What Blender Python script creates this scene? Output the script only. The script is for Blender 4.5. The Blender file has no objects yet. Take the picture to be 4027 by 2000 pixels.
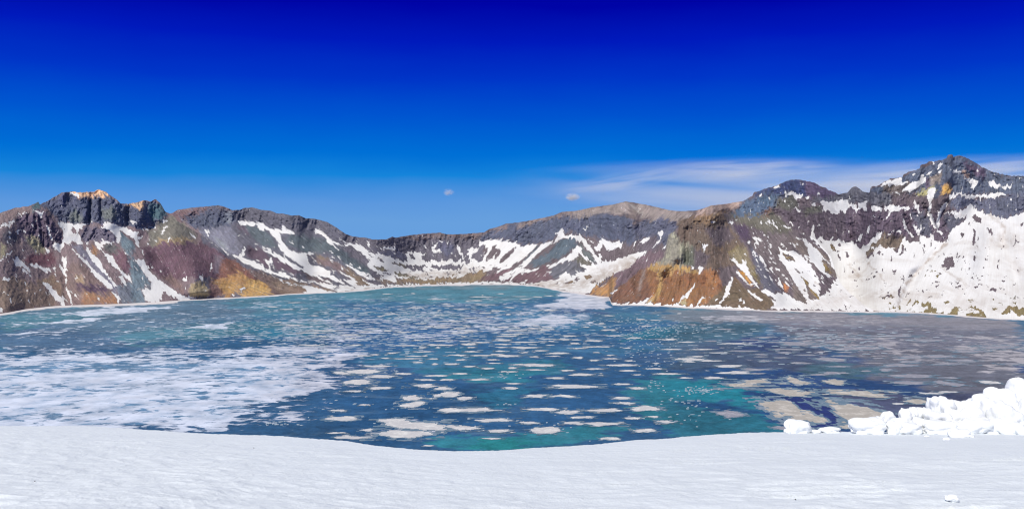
import bpy, math, random
import numpy as np
from mathutils import Vector

# ------------------------------------------------------------------ camera, world, sun
F = 3487.0            # focal length in photo pixels (photo 4027 x 2000)
CX, HY = 2013.5, 870.0   # photo column of the view axis, photo row of the true horizon
H = 280.0             # eye height above the lake, metres
sc = bpy.context.scene
cam = bpy.data.cameras.new("camera")
camo = bpy.data.objects.new("camera", cam)
sc.collection.objects.link(camo)
cam.sensor_fit = 'HORIZONTAL'
cam.sensor_width = 36.0
cam.lens = 36.0 * F / 4027.0
cam.shift_y = -(1000.0 - HY) / 4027.0
cam.clip_start = 0.2
cam.clip_end = 200000.0
camo.location = (0, 0, H)
camo.rotation_euler = (math.radians(90), 0, 0)
sc.camera = camo

SUN_EL, SUN_AZ = 50.0, -36.0      # azimuth from behind the camera, negative = to the left
to_sun = Vector((math.sin(math.radians(SUN_AZ)) * math.cos(math.radians(SUN_EL)),
                 -math.cos(math.radians(SUN_AZ)) * math.cos(math.radians(SUN_EL)),
                 math.sin(math.radians(SUN_EL))))
sun = bpy.data.lights.new("sun", 'SUN')
sun.energy = 4.35
sun.angle = math.radians(0.53)
sun.color = (1.0, 0.955, 0.88)
suno = bpy.data.objects.new("sun", sun)
suno.rotation_euler = to_sun.to_track_quat('Z', 'Y').to_euler()
sc.collection.objects.link(suno)

world = bpy.data.worlds.new("World")
sc.world = world
world.use_nodes = True
wt = world.node_tree
wt.nodes.clear()
wo = wt.nodes.new('ShaderNodeOutputWorld')
bg = wt.nodes.new('ShaderNodeBackground')
sky = wt.nodes.new('ShaderNodeTexSky')
sky.sky_type = 'NISHITA'
sky.sun_disc = False
sky.sun_elevation = math.radians(SUN_EL)
sky.sun_rotation = math.atan2(to_sun.x, to_sun.y)
sky.altitude = 2500
tc = wt.nodes.new('ShaderNodeTexCoord')
sep = wt.nodes.new('ShaderNodeSeparateXYZ')
wt.links.new(tc.outputs['Generated'], sep.inputs[0])
def srgb(c):
    c = np.asarray(c, float) / 255.0
    return np.where(c <= 0.04045, c / 12.92, ((c + 0.055) / 1.055) ** 2.4)
ramp = wt.nodes.new('ShaderNodeValToRGB')   # the deep high-altitude blue near the horizon
mr = wt.nodes.new('ShaderNodeMapRange')
mr.inputs[1].default_value = -0.02; mr.inputs[2].default_value = 0.28
# a little mottling so that the air is not a perfect gradient
wn = wt.nodes.new('ShaderNodeTexNoise'); wn.inputs['Scale'].default_value = 7; wn.inputs['Detail'].default_value = 3
wmap = wt.nodes.new('ShaderNodeMapping'); wmap.inputs['Scale'].default_value = (1, 1, 4)
wt.links.new(tc.outputs['Generated'], wmap.inputs[0]); wt.links.new(wmap.outputs[0], wn.inputs['Vector'])
wa = wt.nodes.new('ShaderNodeMath'); wa.operation = 'MULTIPLY_ADD'
wt.links.new(wn.outputs[0], wa.inputs[0]); wa.inputs[1].default_value = 0.016; wt.links.new(sep.outputs['Z'], wa.inputs[2])
wt.links.new(wa.outputs[0], mr.inputs[0]); wt.links.new(mr.outputs[0], ramp.inputs[0])
stops = [(870, (104, 160, 222)), (790, (92, 152, 222)), (735, (66, 142, 220)), (690, (22, 133, 219)), (600, (0, 112, 214)), (450, (0, 84, 208)),
         (300, (0, 54, 200)), (150, (0, 26, 188)), (0, (0, 4, 166))]
els = []
for py, c in stops:
    t = (HY - py) / F
    els.append((((t / math.sqrt(1 + t * t)) * 0.975 + 0.008 + 0.02) / 0.30, srgb(c)))
r = ramp.color_ramp
r.interpolation = 'LINEAR'
while len(r.elements) < len(els): r.elements.new(0.5)
for e, (p, c) in zip(r.elements, els):
    e.position = min(1.0, p); e.color = (c[0], c[1], c[2], 1)
skm = wt.nodes.new('ShaderNodeVectorMath'); skm.operation = 'SCALE'
skm.inputs['Scale'].default_value = 0.085
wt.links.new(sky.outputs[0], skm.inputs[0])
mixs = wt.nodes.new('ShaderNodeMix'); mixs.data_type = 'RGBA'
mf = wt.nodes.new('ShaderNodeMapRange'); mf.inputs[1].default_value = 0.25; mf.inputs[2].default_value = 0.42
wt.links.new(sep.outputs['Z'], mf.inputs[0]); wt.links.new(mf.outputs[0], mixs.inputs[0])
wt.links.new(ramp.outputs[0], mixs.inputs[6]); wt.links.new(skm.outputs[0], mixs.inputs[7])
wt.links.new(mixs.outputs[2], bg.inputs['Color'])
bg.inputs['Strength'].default_value = 1.0
wt.links.new(bg.outputs[0], wo.inputs['Surface'])

sc.view_settings.view_transform = 'Standard'
sc.view_settings.look = 'None'
sc.view_settings.exposure = 0.0
sc.view_settings.gamma = 1.0
sc.view_settings.use_curve_mapping = False
sc.cycles.max_bounces = 6
sc.cycles.use_denoising = True
sc.cycles.filter_width = 1.15
sc.cycles.volume_bounces = 1

# ------------------------------------------------------------------ helpers
rng = np.random.default_rng(7)
random.seed(7)

def link(o):
    sc.collection.objects.link(o); return o

def hashf(ix, iy, seed):
    h = (ix.astype(np.int64) * 374761393 + iy.astype(np.int64) * 668265263 + seed * 1442695041) & 0xffffffff
    h = ((h ^ (h >> 13)) * 1274126177) & 0xffffffff
    h = (h ^ (h >> 16)) & 0xffffff
    return h / float(0xffffff)

def vnoise(x, y, seed=0):
    x, y = np.broadcast_arrays(np.asarray(x, float), np.asarray(y, float))
    ix = np.floor(x); iy = np.floor(y)
    fx = x - ix; fy = y - iy
    fx = fx * fx * fx * (fx * (fx * 6 - 15) + 10); fy = fy * fy * fy * (fy * (fy * 6 - 15) + 10)
    a = hashf(ix, iy, seed); b = hashf(ix + 1, iy, seed); c = hashf(ix, iy + 1, seed); d = hashf(ix + 1, iy + 1, seed)
    return (a + (b - a) * fx) * (1 - fy) + (c + (d - c) * fx) * fy

def fbm(x, y, seed=0, octv=4, gain=0.5):
    s = 0; a = 1; t = 0
    for o in range(octv):
        s = s + a * vnoise(x * 2 ** o + 17.3 * o, y * 2 ** o - 9.1 * o, seed + o * 31); t += a; a *= gain
    return s / t * 2 - 1

def ridged(x, y, seed=0, octv=3):
    s = 0; a = 1; t = 0
    for o in range(octv):
        n = 1 - np.abs(vnoise(x * 2 ** o + 5.7 * o, y * 2 ** o + 3.3 * o, seed + o * 17) * 2 - 1)
        s = s + a * n * n; t += a; a *= 0.5
    return s / t

def sstep(a, b, x):
    t = np.clip((x - a) / (b - a), 0, 1); return t * t * (3 - 2 * t)

def pts(s):
    return [tuple(float(v) for v in p.split(',')) for p in s.split()]

CROP = {'A': (0, 700, .43), 'B': (600, 700, .43), 'C': (1200, 700, .43), 'D': (1800, 700, .43), 'E': (2300, 700, .43),
        'F': (2800, 700, .43), 'G': (3327, 600, .5473), 'L': (0, 1150, .524), 'M': (1300, 1100, .5472), 'N': (2677, 1150, .524), 'P': (0, 0, 1.0)}
def tr(crop, P):
    x0, y0, k = CROP[crop]
    return [(x0 + x * k, y0 + y * k) for x, y in P]

# image-space trace maps; they are only used to look up what lies where, and are baked onto the real surfaces
MX0, MY0, MW, MH = -300, 560, 4700, 1260
def blank(ch=None):
    return np.zeros((MH, MW) if ch is None else (MH, MW, ch), np.float32)

def fillpoly(P):
    P = np.array(P, float)
    x0 = max(int(P[:, 0].min()) - 1, MX0); x1 = min(int(P[:, 0].max()) + 2, MX0 + MW)
    y0 = max(int(P[:, 1].min()) - 1, MY0); y1 = min(int(P[:, 1].max()) + 2, MY0 + MH)
    if x1 <= x0 or y1 <= y0: return None
    X, Y = np.meshgrid(np.arange(x0, x1) + .5, np.arange(y0, y1) + .5)
    ins = np.zeros(X.shape, bool)
    n = len(P)
    for i in range(n):
        xa, ya = P[i]; xb, yb = P[(i + 1) % n]
        if ya == yb: continue
        c = ((ya > Y) != (yb > Y)) & (X < (xb - xa) * (Y - ya) / (yb - ya) + xa)
        ins ^= c
    return (slice(y0 - MY0, y1 - MY0), slice(x0 - MX0, x1 - MX0)), ins

def blur(a, r):
    if r <= 0: return a
    for _ in range(2):
        for ax in (0, 1):
            k = 2 * r + 1
            pad = [(0, 0)] * a.ndim; pad[ax] = (r + 1, r)
            c = np.cumsum(np.pad(a, pad, mode='edge'), axis=ax, dtype=np.float64)
            a = ((c[k:] - c[:-k]) if ax == 0 else (c[:, k:] - c[:, :-k])) / k
    return a.astype(np.float32)

def sample(m, px, py):
    x = np.clip(px - MX0 - .5, 0, MW - 2); y = np.clip(py - MY0 - .5, 0, MH - 2)
    ix = x.astype(int); iy = y.astype(int); fx = x - ix; fy = y - iy
    if m.ndim == 3: fx = fx[..., None]; fy = fy[..., None]
    return (m[iy, ix] * (1 - fx) + m[iy, ix + 1] * fx) * (1 - fy) + (m[iy + 1, ix] * (1 - fx) + m[iy + 1, ix + 1] * fx) * fy

def paint(data, m, val):
    for line in data.strip().splitlines():
        line = line.strip()
        if not line: continue
        crop, rest = line[0], line[1:]
        for chunk in rest.split(';'):
            if not chunk.strip(): continue
            r_ = fillpoly(tr(crop, pts(chunk)))
            if r_: m[r_[0]][r_[1]] = val

# ------------------------------------------------------------------ traced snow patches (crop letter, then outlines)
SNOW = """
A 525,405 640,405 670,430 740,430 835,408 770,450 715,490 730,540 755,600 700,590 650,560 640,600 700,680 780,740 850,830 930,900 1000,960 1040,1010 1000,1025 930,950 860,890 800,800 720,720 660,650 600,585 575,620 550,680 480,620 500,600 560,590 585,540 570,470
A 765,570 800,575 810,600 780,590 ; 780,610 800,620 830,680 890,720 930,800 980,870 1020,930 1080,1000 1060,1010 1000,920 940,860 870,790 810,710 785,650
A 870,585 1035,575 1020,600 960,600 920,630 940,670 980,700 1020,700 1060,780 1100,840 1150,880 1190,890 1210,960 1150,920 1100,860 1050,820 990,760 960,700 920,660 870,620
A 1090,885 1120,890 1160,970 1150,990 1100,920
A 935,405 1000,415 1100,440 1150,445 1200,490 1270,490 1255,520 1275,560 1280,640 1250,620 1240,570 1170,520 1110,480 1095,490 1120,530 1095,560 1090,600 1065,580 1060,530 1020,480 960,460 935,440
A 1200,705 1240,735 1310,740 1330,790 1360,850 1420,900 1480,950 1580,1010 1640,1060 1640,1105 1560,1080 1490,1020 1480,1060 1480,1100 1440,1130 1340,1130 1330,1080 1290,1000 1340,1010 1390,990 1380,950 1330,880 1270,790
A 1165,640 1190,680 1185,690 1165,655 ; 125,760 150,705 180,740 230,770 260,820 280,855 250,840 200,800 160,800 170,830 140,800 ; 190,825 230,840 265,880 220,860
A 260,780 320,785 400,810 450,820 420,860 360,830 280,805 ; 470,815 510,815 500,860 490,830 ; 15,930 40,905 95,905 80,940 ; 130,870 165,905 160,915 135,890 ; 130,915 165,945 150,945
A 375,945 400,960 450,965 500,1040 560,1080 600,1110 580,1170 555,1165 550,1130 500,1100 440,1020
A 530,780 550,780 590,850 580,790 555,710 605,712 600,850 615,940 600,970 620,1020 645,1060 665,1155 650,1155 630,1080 600,1010 595,960 600,910 570,850
A 15,1025 50,1050 100,1085 90,1088 30,1045 ; 260,1110 275,1120 290,1155 270,1140 ; 0,1180 30,1200 45,1220 0,1225 ; 880,1080 900,1085 912,1120 890,1110
A 1005,1035 1060,1050 1095,1100 1095,1140 1065,1145 1080,1110 1040,1060 ; 305,305 380,320 425,315 385,340 395,390 375,370 350,325
A 414,410 438,430 482,570 464,560 438,480 ; 135,480 205,475 170,500 165,530 150,510 ; -20,440 60,415 130,380 130,395 70,440 60,470 50,440 0,450
A 130,355 240,310 240,320 150,358 ; -20,745 115,665 125,672 -20,762 ; 410,635 450,650 455,672 430,680 ; 305,640 335,660 320,668 ; 0,325 50,318 10,335 ; 0,530 20,530 10,545 ; 65,590 90,590 88,600
A 1200,385 1220,400 1250,395 1220,440 1205,410 ; 1155,310 1180,320 1170,335 ; 1340,475 1400,430 1440,425 1380,460 1345,478
A 1490,400 1540,375 1530,400 1495,430 ; 1455,515 1500,460 1560,430 1520,470 1475,510 ; 1260,550 1330,530 1280,562 ; 1520,590 1550,530 1555,555 1530,590 ; 1305,670 1318,670 1308,712
A 640,140 700,138 740,162 700,168 650,152 ; 830,385 852,380 835,405 ; 1150,760 1180,755 1185,768 ; 215,560 235,575 225,580 ; 780,220 792,222 785,245 ; 1200,745 1215,735 1220,760
A -350,1000 -300,990 -200,1100 -230,1150 ; -400,800 -300,780 -200,860 -260,850 ; -600,500 -400,480 -300,600 -420,560
B 770,390 870,395 950,410 1000,405 1040,440 1080,460 1140,470 1170,465 1195,435 1230,465 1300,500 1290,525 1250,510 1210,500 1165,510 1170,550 1200,600 1230,640 1310,680 1400,685 1490,692 1410,705 1400,740 1420,780 1480,810 1560,820 1590,845 1640,850 1640,905 1560,880 1480,850 1400,820 1340,790 1260,730 1190,680 1150,625 1160,600 1110,540 1060,480 1030,460 1010,490 980,470 950,430 850,435 790,425
B 990,610 1040,630 1080,650 1090,680 1140,690 1200,715 1240,750 1300,790 1380,830 1480,870 1560,920 1640,955 1640,972 1540,930 1460,890 1380,850 1280,830 1260,800 1200,760 1140,720 1060,690 1050,650 990,622
B 720,700 780,710 810,690 830,620 843,620 840,700 835,740 900,750 950,770 990,800 1000,770 1020,825 1100,850 1180,855 1240,880 1230,895 1350,930 1500,970 1640,985 1640,1000 1500,985 1350,945 1200,905 1100,875 1000,840 900,805 820,765 740,720
B 490,555 550,600 600,635 540,600 ; 640,645 700,700 680,695 645,662 ; 470,480 510,458 515,530 495,520 ; 300,465 350,500 402,540 380,535 330,495
B 1055,820 1070,770 1065,740 1095,730 1095,780 1075,780 1065,820 ; 1095,820 1110,810 1105,840 ; 1465,470 1530,470 1560,500 1640,580 1640,620 1580,550 1540,510 1490,505
B 1465,730 1495,765 1475,750 ; 1505,730 1545,785 1530,780 ; 1145,735 1190,745 1240,785 1180,765 ; 1340,880 1390,910 1370,905 ; 525,870 530,780 543,760 540,865
B 275,940 290,905 328,885 310,920 295,960 ; 440,895 460,920 455,950 440,930 ; 290,990 310,985 310,1015 298,1015 ; 795,1010 815,990 850,985 820,1010 808,1045 ; 740,1065 770,1085 750,1090
B 1160,940 1240,955 1330,990 1240,965 ; 1230,940 1300,960 1430,1000 1550,1040 1480,1030 1350,990 ; 780,518 800,512 805,525 788,530 ; 840,488 860,520 850,522 ; 1025,542 1036,560 1028,565
B -5,890 80,940 150,990 200,1030 280,1075 420,1100 560,1098 250,1118 180,1080 100,1020 60,1040 40,1080 60,1110 60,1135 -5,1135 ; 205,600 218,605 212,612 ; 415,700 425,705 420,722 ; 275,815 290,820 282,826
C 70,470 130,465 180,510 230,560 300,590 355,615 300,605 245,590 310,655 318,668 280,645 220,580 150,520 100,500
C -5,710 20,710 30,770 70,810 140,820 190,850 260,900 350,960 380,985 300,960 200,910 140,890 60,860 -5,840 ; -5,688 60,682 95,692 10,702
C 395,590 450,595 520,620 600,680 700,690 820,745 900,760 1370,750 1460,790 1628,790 1640,880 1500,890 1400,905 1200,915 1060,935 960,945 830,905 700,865 600,830 560,790 600,770 540,720 470,660
C 375,800 420,800 500,850 570,880 620,900 700,950 560,920 500,890 450,850 ; 600,820 680,860 800,890 850,940 820,960 720,950 680,920 700,900 660,870 ; -5,1040 150,1040 300,1035 420,1000 600,985 900,975 1200,965 1640,955 1640,972 1200,978 900,990 600,1015 450,1045 150,1068 -5,1080
C -5,850 100,880 200,940 290,975 270,975 150,920 50,880 -5,865 ; 300,835 380,880 450,920 490,970 470,960 420,920 330,870 ; 340,920 440,940 480,980 560,995 420,980 360,940 ; 520,930 600,960 660,985 600,980 540,950
C -5,940 130,950 300,990 500,990 600,985 560,1020 300,1050 -5,1035 ; 225,745 240,745 285,820 260,790 ; 65,725 100,765 85,760 ; 105,730 148,785 135,780
C 630,610 700,635 770,630 830,640 855,665 780,650 700,650 ; 555,600 605,595 600,615 565,620 ; 905,680 1000,675 1060,690 1125,672 1095,692 1070,700 1070,760 940,760 930,710
C 1225,580 1290,580 1225,592 ; 1150,650 1160,630 1190,595 1220,590 1190,625 1175,655 1210,650 1245,670 1230,685 1200,660 1185,690 ; 1375,605 1395,615 1425,670 1460,740 1440,730 1400,660
C 1395,740 1460,770 1450,790 1410,770 ; 1325,680 1335,680 1330,700 ; 1360,705 1400,708 1370,714 ; 1175,715 1190,712 1182,728 ; 1290,575 1325,578 1300,595
D 200,570 330,560 450,570 530,590 540,620 620,615 730,595 690,650 620,720 540,770 480,820 430,840 380,860 300,850 200,870 100,870 -10,850 -10,800 80,790 130,740 80,710 100,670 80,650 150,650 210,620
D 760,600 865,575 850,610 780,650 700,720 650,780 600,830 700,830 830,790 900,770 950,740 1040,690 1050,650 1100,660 1110,720 1040,750 980,760 900,800 830,840 850,800 780,800 700,850 600,870 500,900 400,940 370,900 450,860 540,820 620,750 690,680 740,630
D 860,610 900,560 910,510 890,495 930,490 940,460 960,480 990,520 1060,520 1120,515 1160,550 1200,610 1250,680 1290,760 1280,790 1230,700 1180,640 1130,570 1100,580 1080,545 1020,555 970,540 930,560 890,600
D 1100,615 1130,620 1130,680 1180,720 1240,770 1280,820 1240,790 1160,730 1100,670 1040,650 ; 1300,535 1360,565 1430,590 1515,585 1490,640 1420,650 1380,660 1330,610 1310,660 1270,680 1250,625 1290,600 1320,570
D 1170,545 1200,570 1240,575 1255,560 1240,585 1200,580 ; 1290,760 1340,770 1450,740 1628,690 1628,760 1560,820 1420,880 1300,950 1210,1040 1000,1025 850,1000 700,975 900,930 1000,900 1120,870 1250,830 1280,800 1260,720 1300,700 1330,740
D 1070,765 1120,790 1250,810 1280,825 1150,820 ; 1075,845 1130,870 1100,880 ; 980,855 1015,880 1020,910 930,910 ; 830,865 860,840 850,870 ; 605,950 640,910 625,950 ; 470,950 490,910 520,890 490,940 480,960 ; 795,890 808,880 800,900
D -5,950 400,952 700,958 860,932 900,960 1000,1000 1210,1025 1210,1060 950,1030 760,992 700,972 -5,968 ; -10,620 30,660 70,740 50,730 10,660 ; 1140,455 1180,450 1225,420 1180,460 1145,465 ; 1380,590 1415,585 1405,605 1380,615 ; 715,860 730,860 722,870
E 495,600 520,570 600,535 590,560 530,600 ; 650,510 700,490 720,510 690,560 680,590 640,620 595,645 650,600 690,540 ; 705,660 750,605 745,640 ; 435,640 445,600 468,585 460,610 440,650 450,680 440,690
E -5,790 120,790 200,760 300,740 400,710 520,670 575,655 550,690 480,740 380,800 300,860 240,890 180,930 60,1010 -5,1030 ; 150,995 220,945 160,1002 ; 215,1060 300,1010 250,1057
E 1145,410 1210,365 1170,412 ; 1035,558 1062,585 1045,582 ; 1065,605 1130,610 1100,640 1095,695 1085,690 1085,640 ; 1030,805 1100,825 1080,850 1045,895 1045,830 ; 965,765 1005,815 980,810
E 845,1160 880,1100 920,1060 980,1000 1020,940 1010,980 940,1090 900,1110 ; 1020,1170 1030,1130 1110,1065 1090,1095 1040,1160 ; 1225,1165 1270,1080 1285,1030 1345,910 1355,910 1330,1030 1290,1100 1240,1160
E 1180,1140 1200,1110 1225,1110 1200,1130 ; 790,1115 825,1075 815,1105 ; 465,1145 530,1130 605,1075 560,1140 ; 570,1150 630,1100 600,1150 ; 625,365 640,370 632,382 ; 795,405 812,415 800,425 ; 785,448 795,452 790,462
E 1305,710 1360,740 1400,770 1420,790 1450,760 1475,740 1480,800 1500,850 1540,920 1600,1010 1560,990 1500,910 1450,860 1400,810 1340,740 ; 1375,840 1400,850 1450,910 1530,990 1500,975 1420,910 1385,860
E 1465,1005 1550,1050 1620,1110 1628,1140 1590,1110 1500,1050 ; 1410,1120 1430,1095 1440,1120 1470,1120 1480,1160 1450,1165 1450,1120 1420,1145 ; 1405,1165 1420,1165 1425,1200 1412,1200
E 230,1150 480,1143 700,1152 760,1145 900,1162 1100,1172 1240,1175 1500,1196 1628,1208 1628,1224 900,1192 240,1164 ; 1305,400 1340,385 1368,405 1350,420 ; 1365,375 1405,375 1400,388 ; 1450,330 1470,305 1475,320
E 1460,675 1480,700 1460,700 ; 1475,590 1525,580 1510,610 ; 1535,535 1570,540 1600,575 1570,570 1565,640 1545,640 1555,580 ; 1520,668 1530,670 1540,705 1530,700 ; 1585,700 1628,750 1610,740 ; 1545,410 1580,440 1560,435 ; 1520,480 1555,500 1540,502 ; 1355,585 1400,588 1380,596
F 560,75 630,55 600,85 565,100 ; 640,130 700,125 770,140 835,150 830,170 790,180 770,210 740,170 700,140 ; 840,175 900,165 870,200 ; 920,155 985,155 950,165 ; 425,155 465,145 440,170 ; 740,20 790,18 760,28 ; 820,50 840,50 845,70 825,70
F 750,250 790,270 830,290 800,305 760,280 ; 910,225 945,225 950,260 920,250 ; 690,245 715,230 705,250 ; 985,235 1010,205 1060,220 1140,215 1200,200 1240,205 1255,245 1300,240 1330,280 1340,225 1410,220 1415,310 1370,280 1340,290 1300,295 1260,270 1220,320 1190,300 1150,340 1100,330 1060,290 1010,310 1020,260
F 1450,255 1500,250 1555,270 1550,305 1510,290 1470,305 ; 1570,270 1640,260 1640,295 ; 535,400 600,445 590,455 545,415 ; 650,435 700,450 765,500 720,475 660,450 ; 815,505 850,510 840,530 ; 700,415 745,410 735,440 ; 615,468 650,490 630,488
F 860,515 910,540 960,560 1000,540 1060,580 1110,530 1100,580 1165,550 1170,590 1200,570 1220,600 1280,570 1340,640 1400,630 1440,590 1490,530 1555,490 1545,540 1480,590 1430,620 1400,680 1430,740 1470,740 1450,640 1510,620 1640,640 1640,1215 600,1205 520,1195 570,1180 560,1130 450,1030 490,1020 600,1060 690,1050 740,1100 880,1160 850,1100 895,1105 990,1090 1100,1000 1140,900 1130,860 1090,800 1080,730 1000,640 930,560
F 620,580 680,640 740,690 730,690 660,630 ; 610,640 690,670 760,670 830,720 900,800 940,860 980,930 990,1060 980,1090 900,1030 860,1000 870,1060 895,1110 850,1090 790,1010 720,900 660,790 600,730 620,690
F 820,550 900,600 960,650 1000,700 1050,760 1000,730 1030,830 1090,890 1090,930 1040,880 990,850 940,790 880,720 880,650 850,600 ; 420,700 460,720 490,780 500,800 480,800 450,750 ; 515,820 565,825 560,870 540,850 ; 600,910 620,910 640,980 655,1010 620,990 600,960
F 495,595 540,630 530,632 ; 690,570 725,590 700,597 ; 690,908 732,950 712,942 ; 745,965 830,1010 800,1010 760,980 ; 465,518 500,520 495,540 ; 905,520 920,430 940,430 930,480 950,560 930,550 ; 960,430 1040,380 970,437
F 795,480 800,430 806,440 ; 1415,490 1420,450 1445,410 1440,450 ; 1325,580 1370,490 1380,500 1360,580 ; 440,1030 500,1020 560,1060 630,1130 680,1190 640,1180 590,1150 560,1110 510,1080 ; 1130,380 1145,360 1140,385 ; 880,390 895,388 890,402 ; 1450,370 1465,370 1460,380
G 270,390 340,380 400,400 450,380 460,405 410,410 370,425 320,430 300,470 275,500 290,460 315,415 280,400 ; 235,235 300,200 350,185 400,185 400,210 445,215 440,235 350,230 270,235 ; 390,295 430,250 480,215 560,175 575,175 560,230 520,250 460,280
G 760,118 830,130 825,150 780,150 ; 565,160 620,130 600,170 ; 660,130 690,115 680,150 ; 1020,200 1060,205 1120,240 1060,260 1030,230 ; 1120,240 1200,230 1190,250 1140,262 ; 835,180 890,190 960,195 930,230 920,270 895,250 910,220 870,200
G 735,340 740,310 820,285 850,295 900,300 1000,300 1100,285 1165,290 1100,310 1050,330 1000,325 940,315 900,330 870,320 820,300 770,325 ; 490,340 500,340 515,380 545,440 520,430 495,390
G 590,260 650,250 640,300 610,350 620,380 605,430 640,500 660,540 680,560 690,590 720,640 690,600 650,550 600,480 585,430 600,370 580,320 ; 730,350 720,390 690,430 675,470 668,540 650,530 655,450 695,380
G 400,440 420,490 450,560 490,610 470,610 430,550 410,500 ; 470,515 500,540 520,560 540,510 545,540 520,600 500,570 ; 300,575 340,570 310,590 ; 165,510 175,515 160,570 150,545 ; 90,620 115,600 105,640
G 720,640 750,560 800,520 870,480 860,460 820,470 750,440 690,430 730,430 800,415 850,410 880,375 910,375 920,400 1000,430 1080,460 1140,480 1200,460 1279,430 1900,380 1900,1240 1279,1210 1030,1200 750,1160 400,1140 0,1138 0,650 40,640 100,690 160,650 250,570 250,610 200,650 160,690 230,680 300,680 380,670 420,600 360,565 370,560 420,600 450,640 520,640 530,590 600,610 610,575 640,620 690,640
G 545,145 560,150 550,200 535,190 ; 610,60 640,62 630,80 ; 665,80 700,70 690,90 660,110 ; 470,160 500,150 490,170 ; 1060,150 1080,160 1070,175 ; 1240,180 1270,185 1250,195 ; 340,285 380,280 370,295 ; 930,120 960,120 940,130 ; 1250,245 1279,255 1279,268 ; 1245,100 1279,90 1279,110
"""
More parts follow.
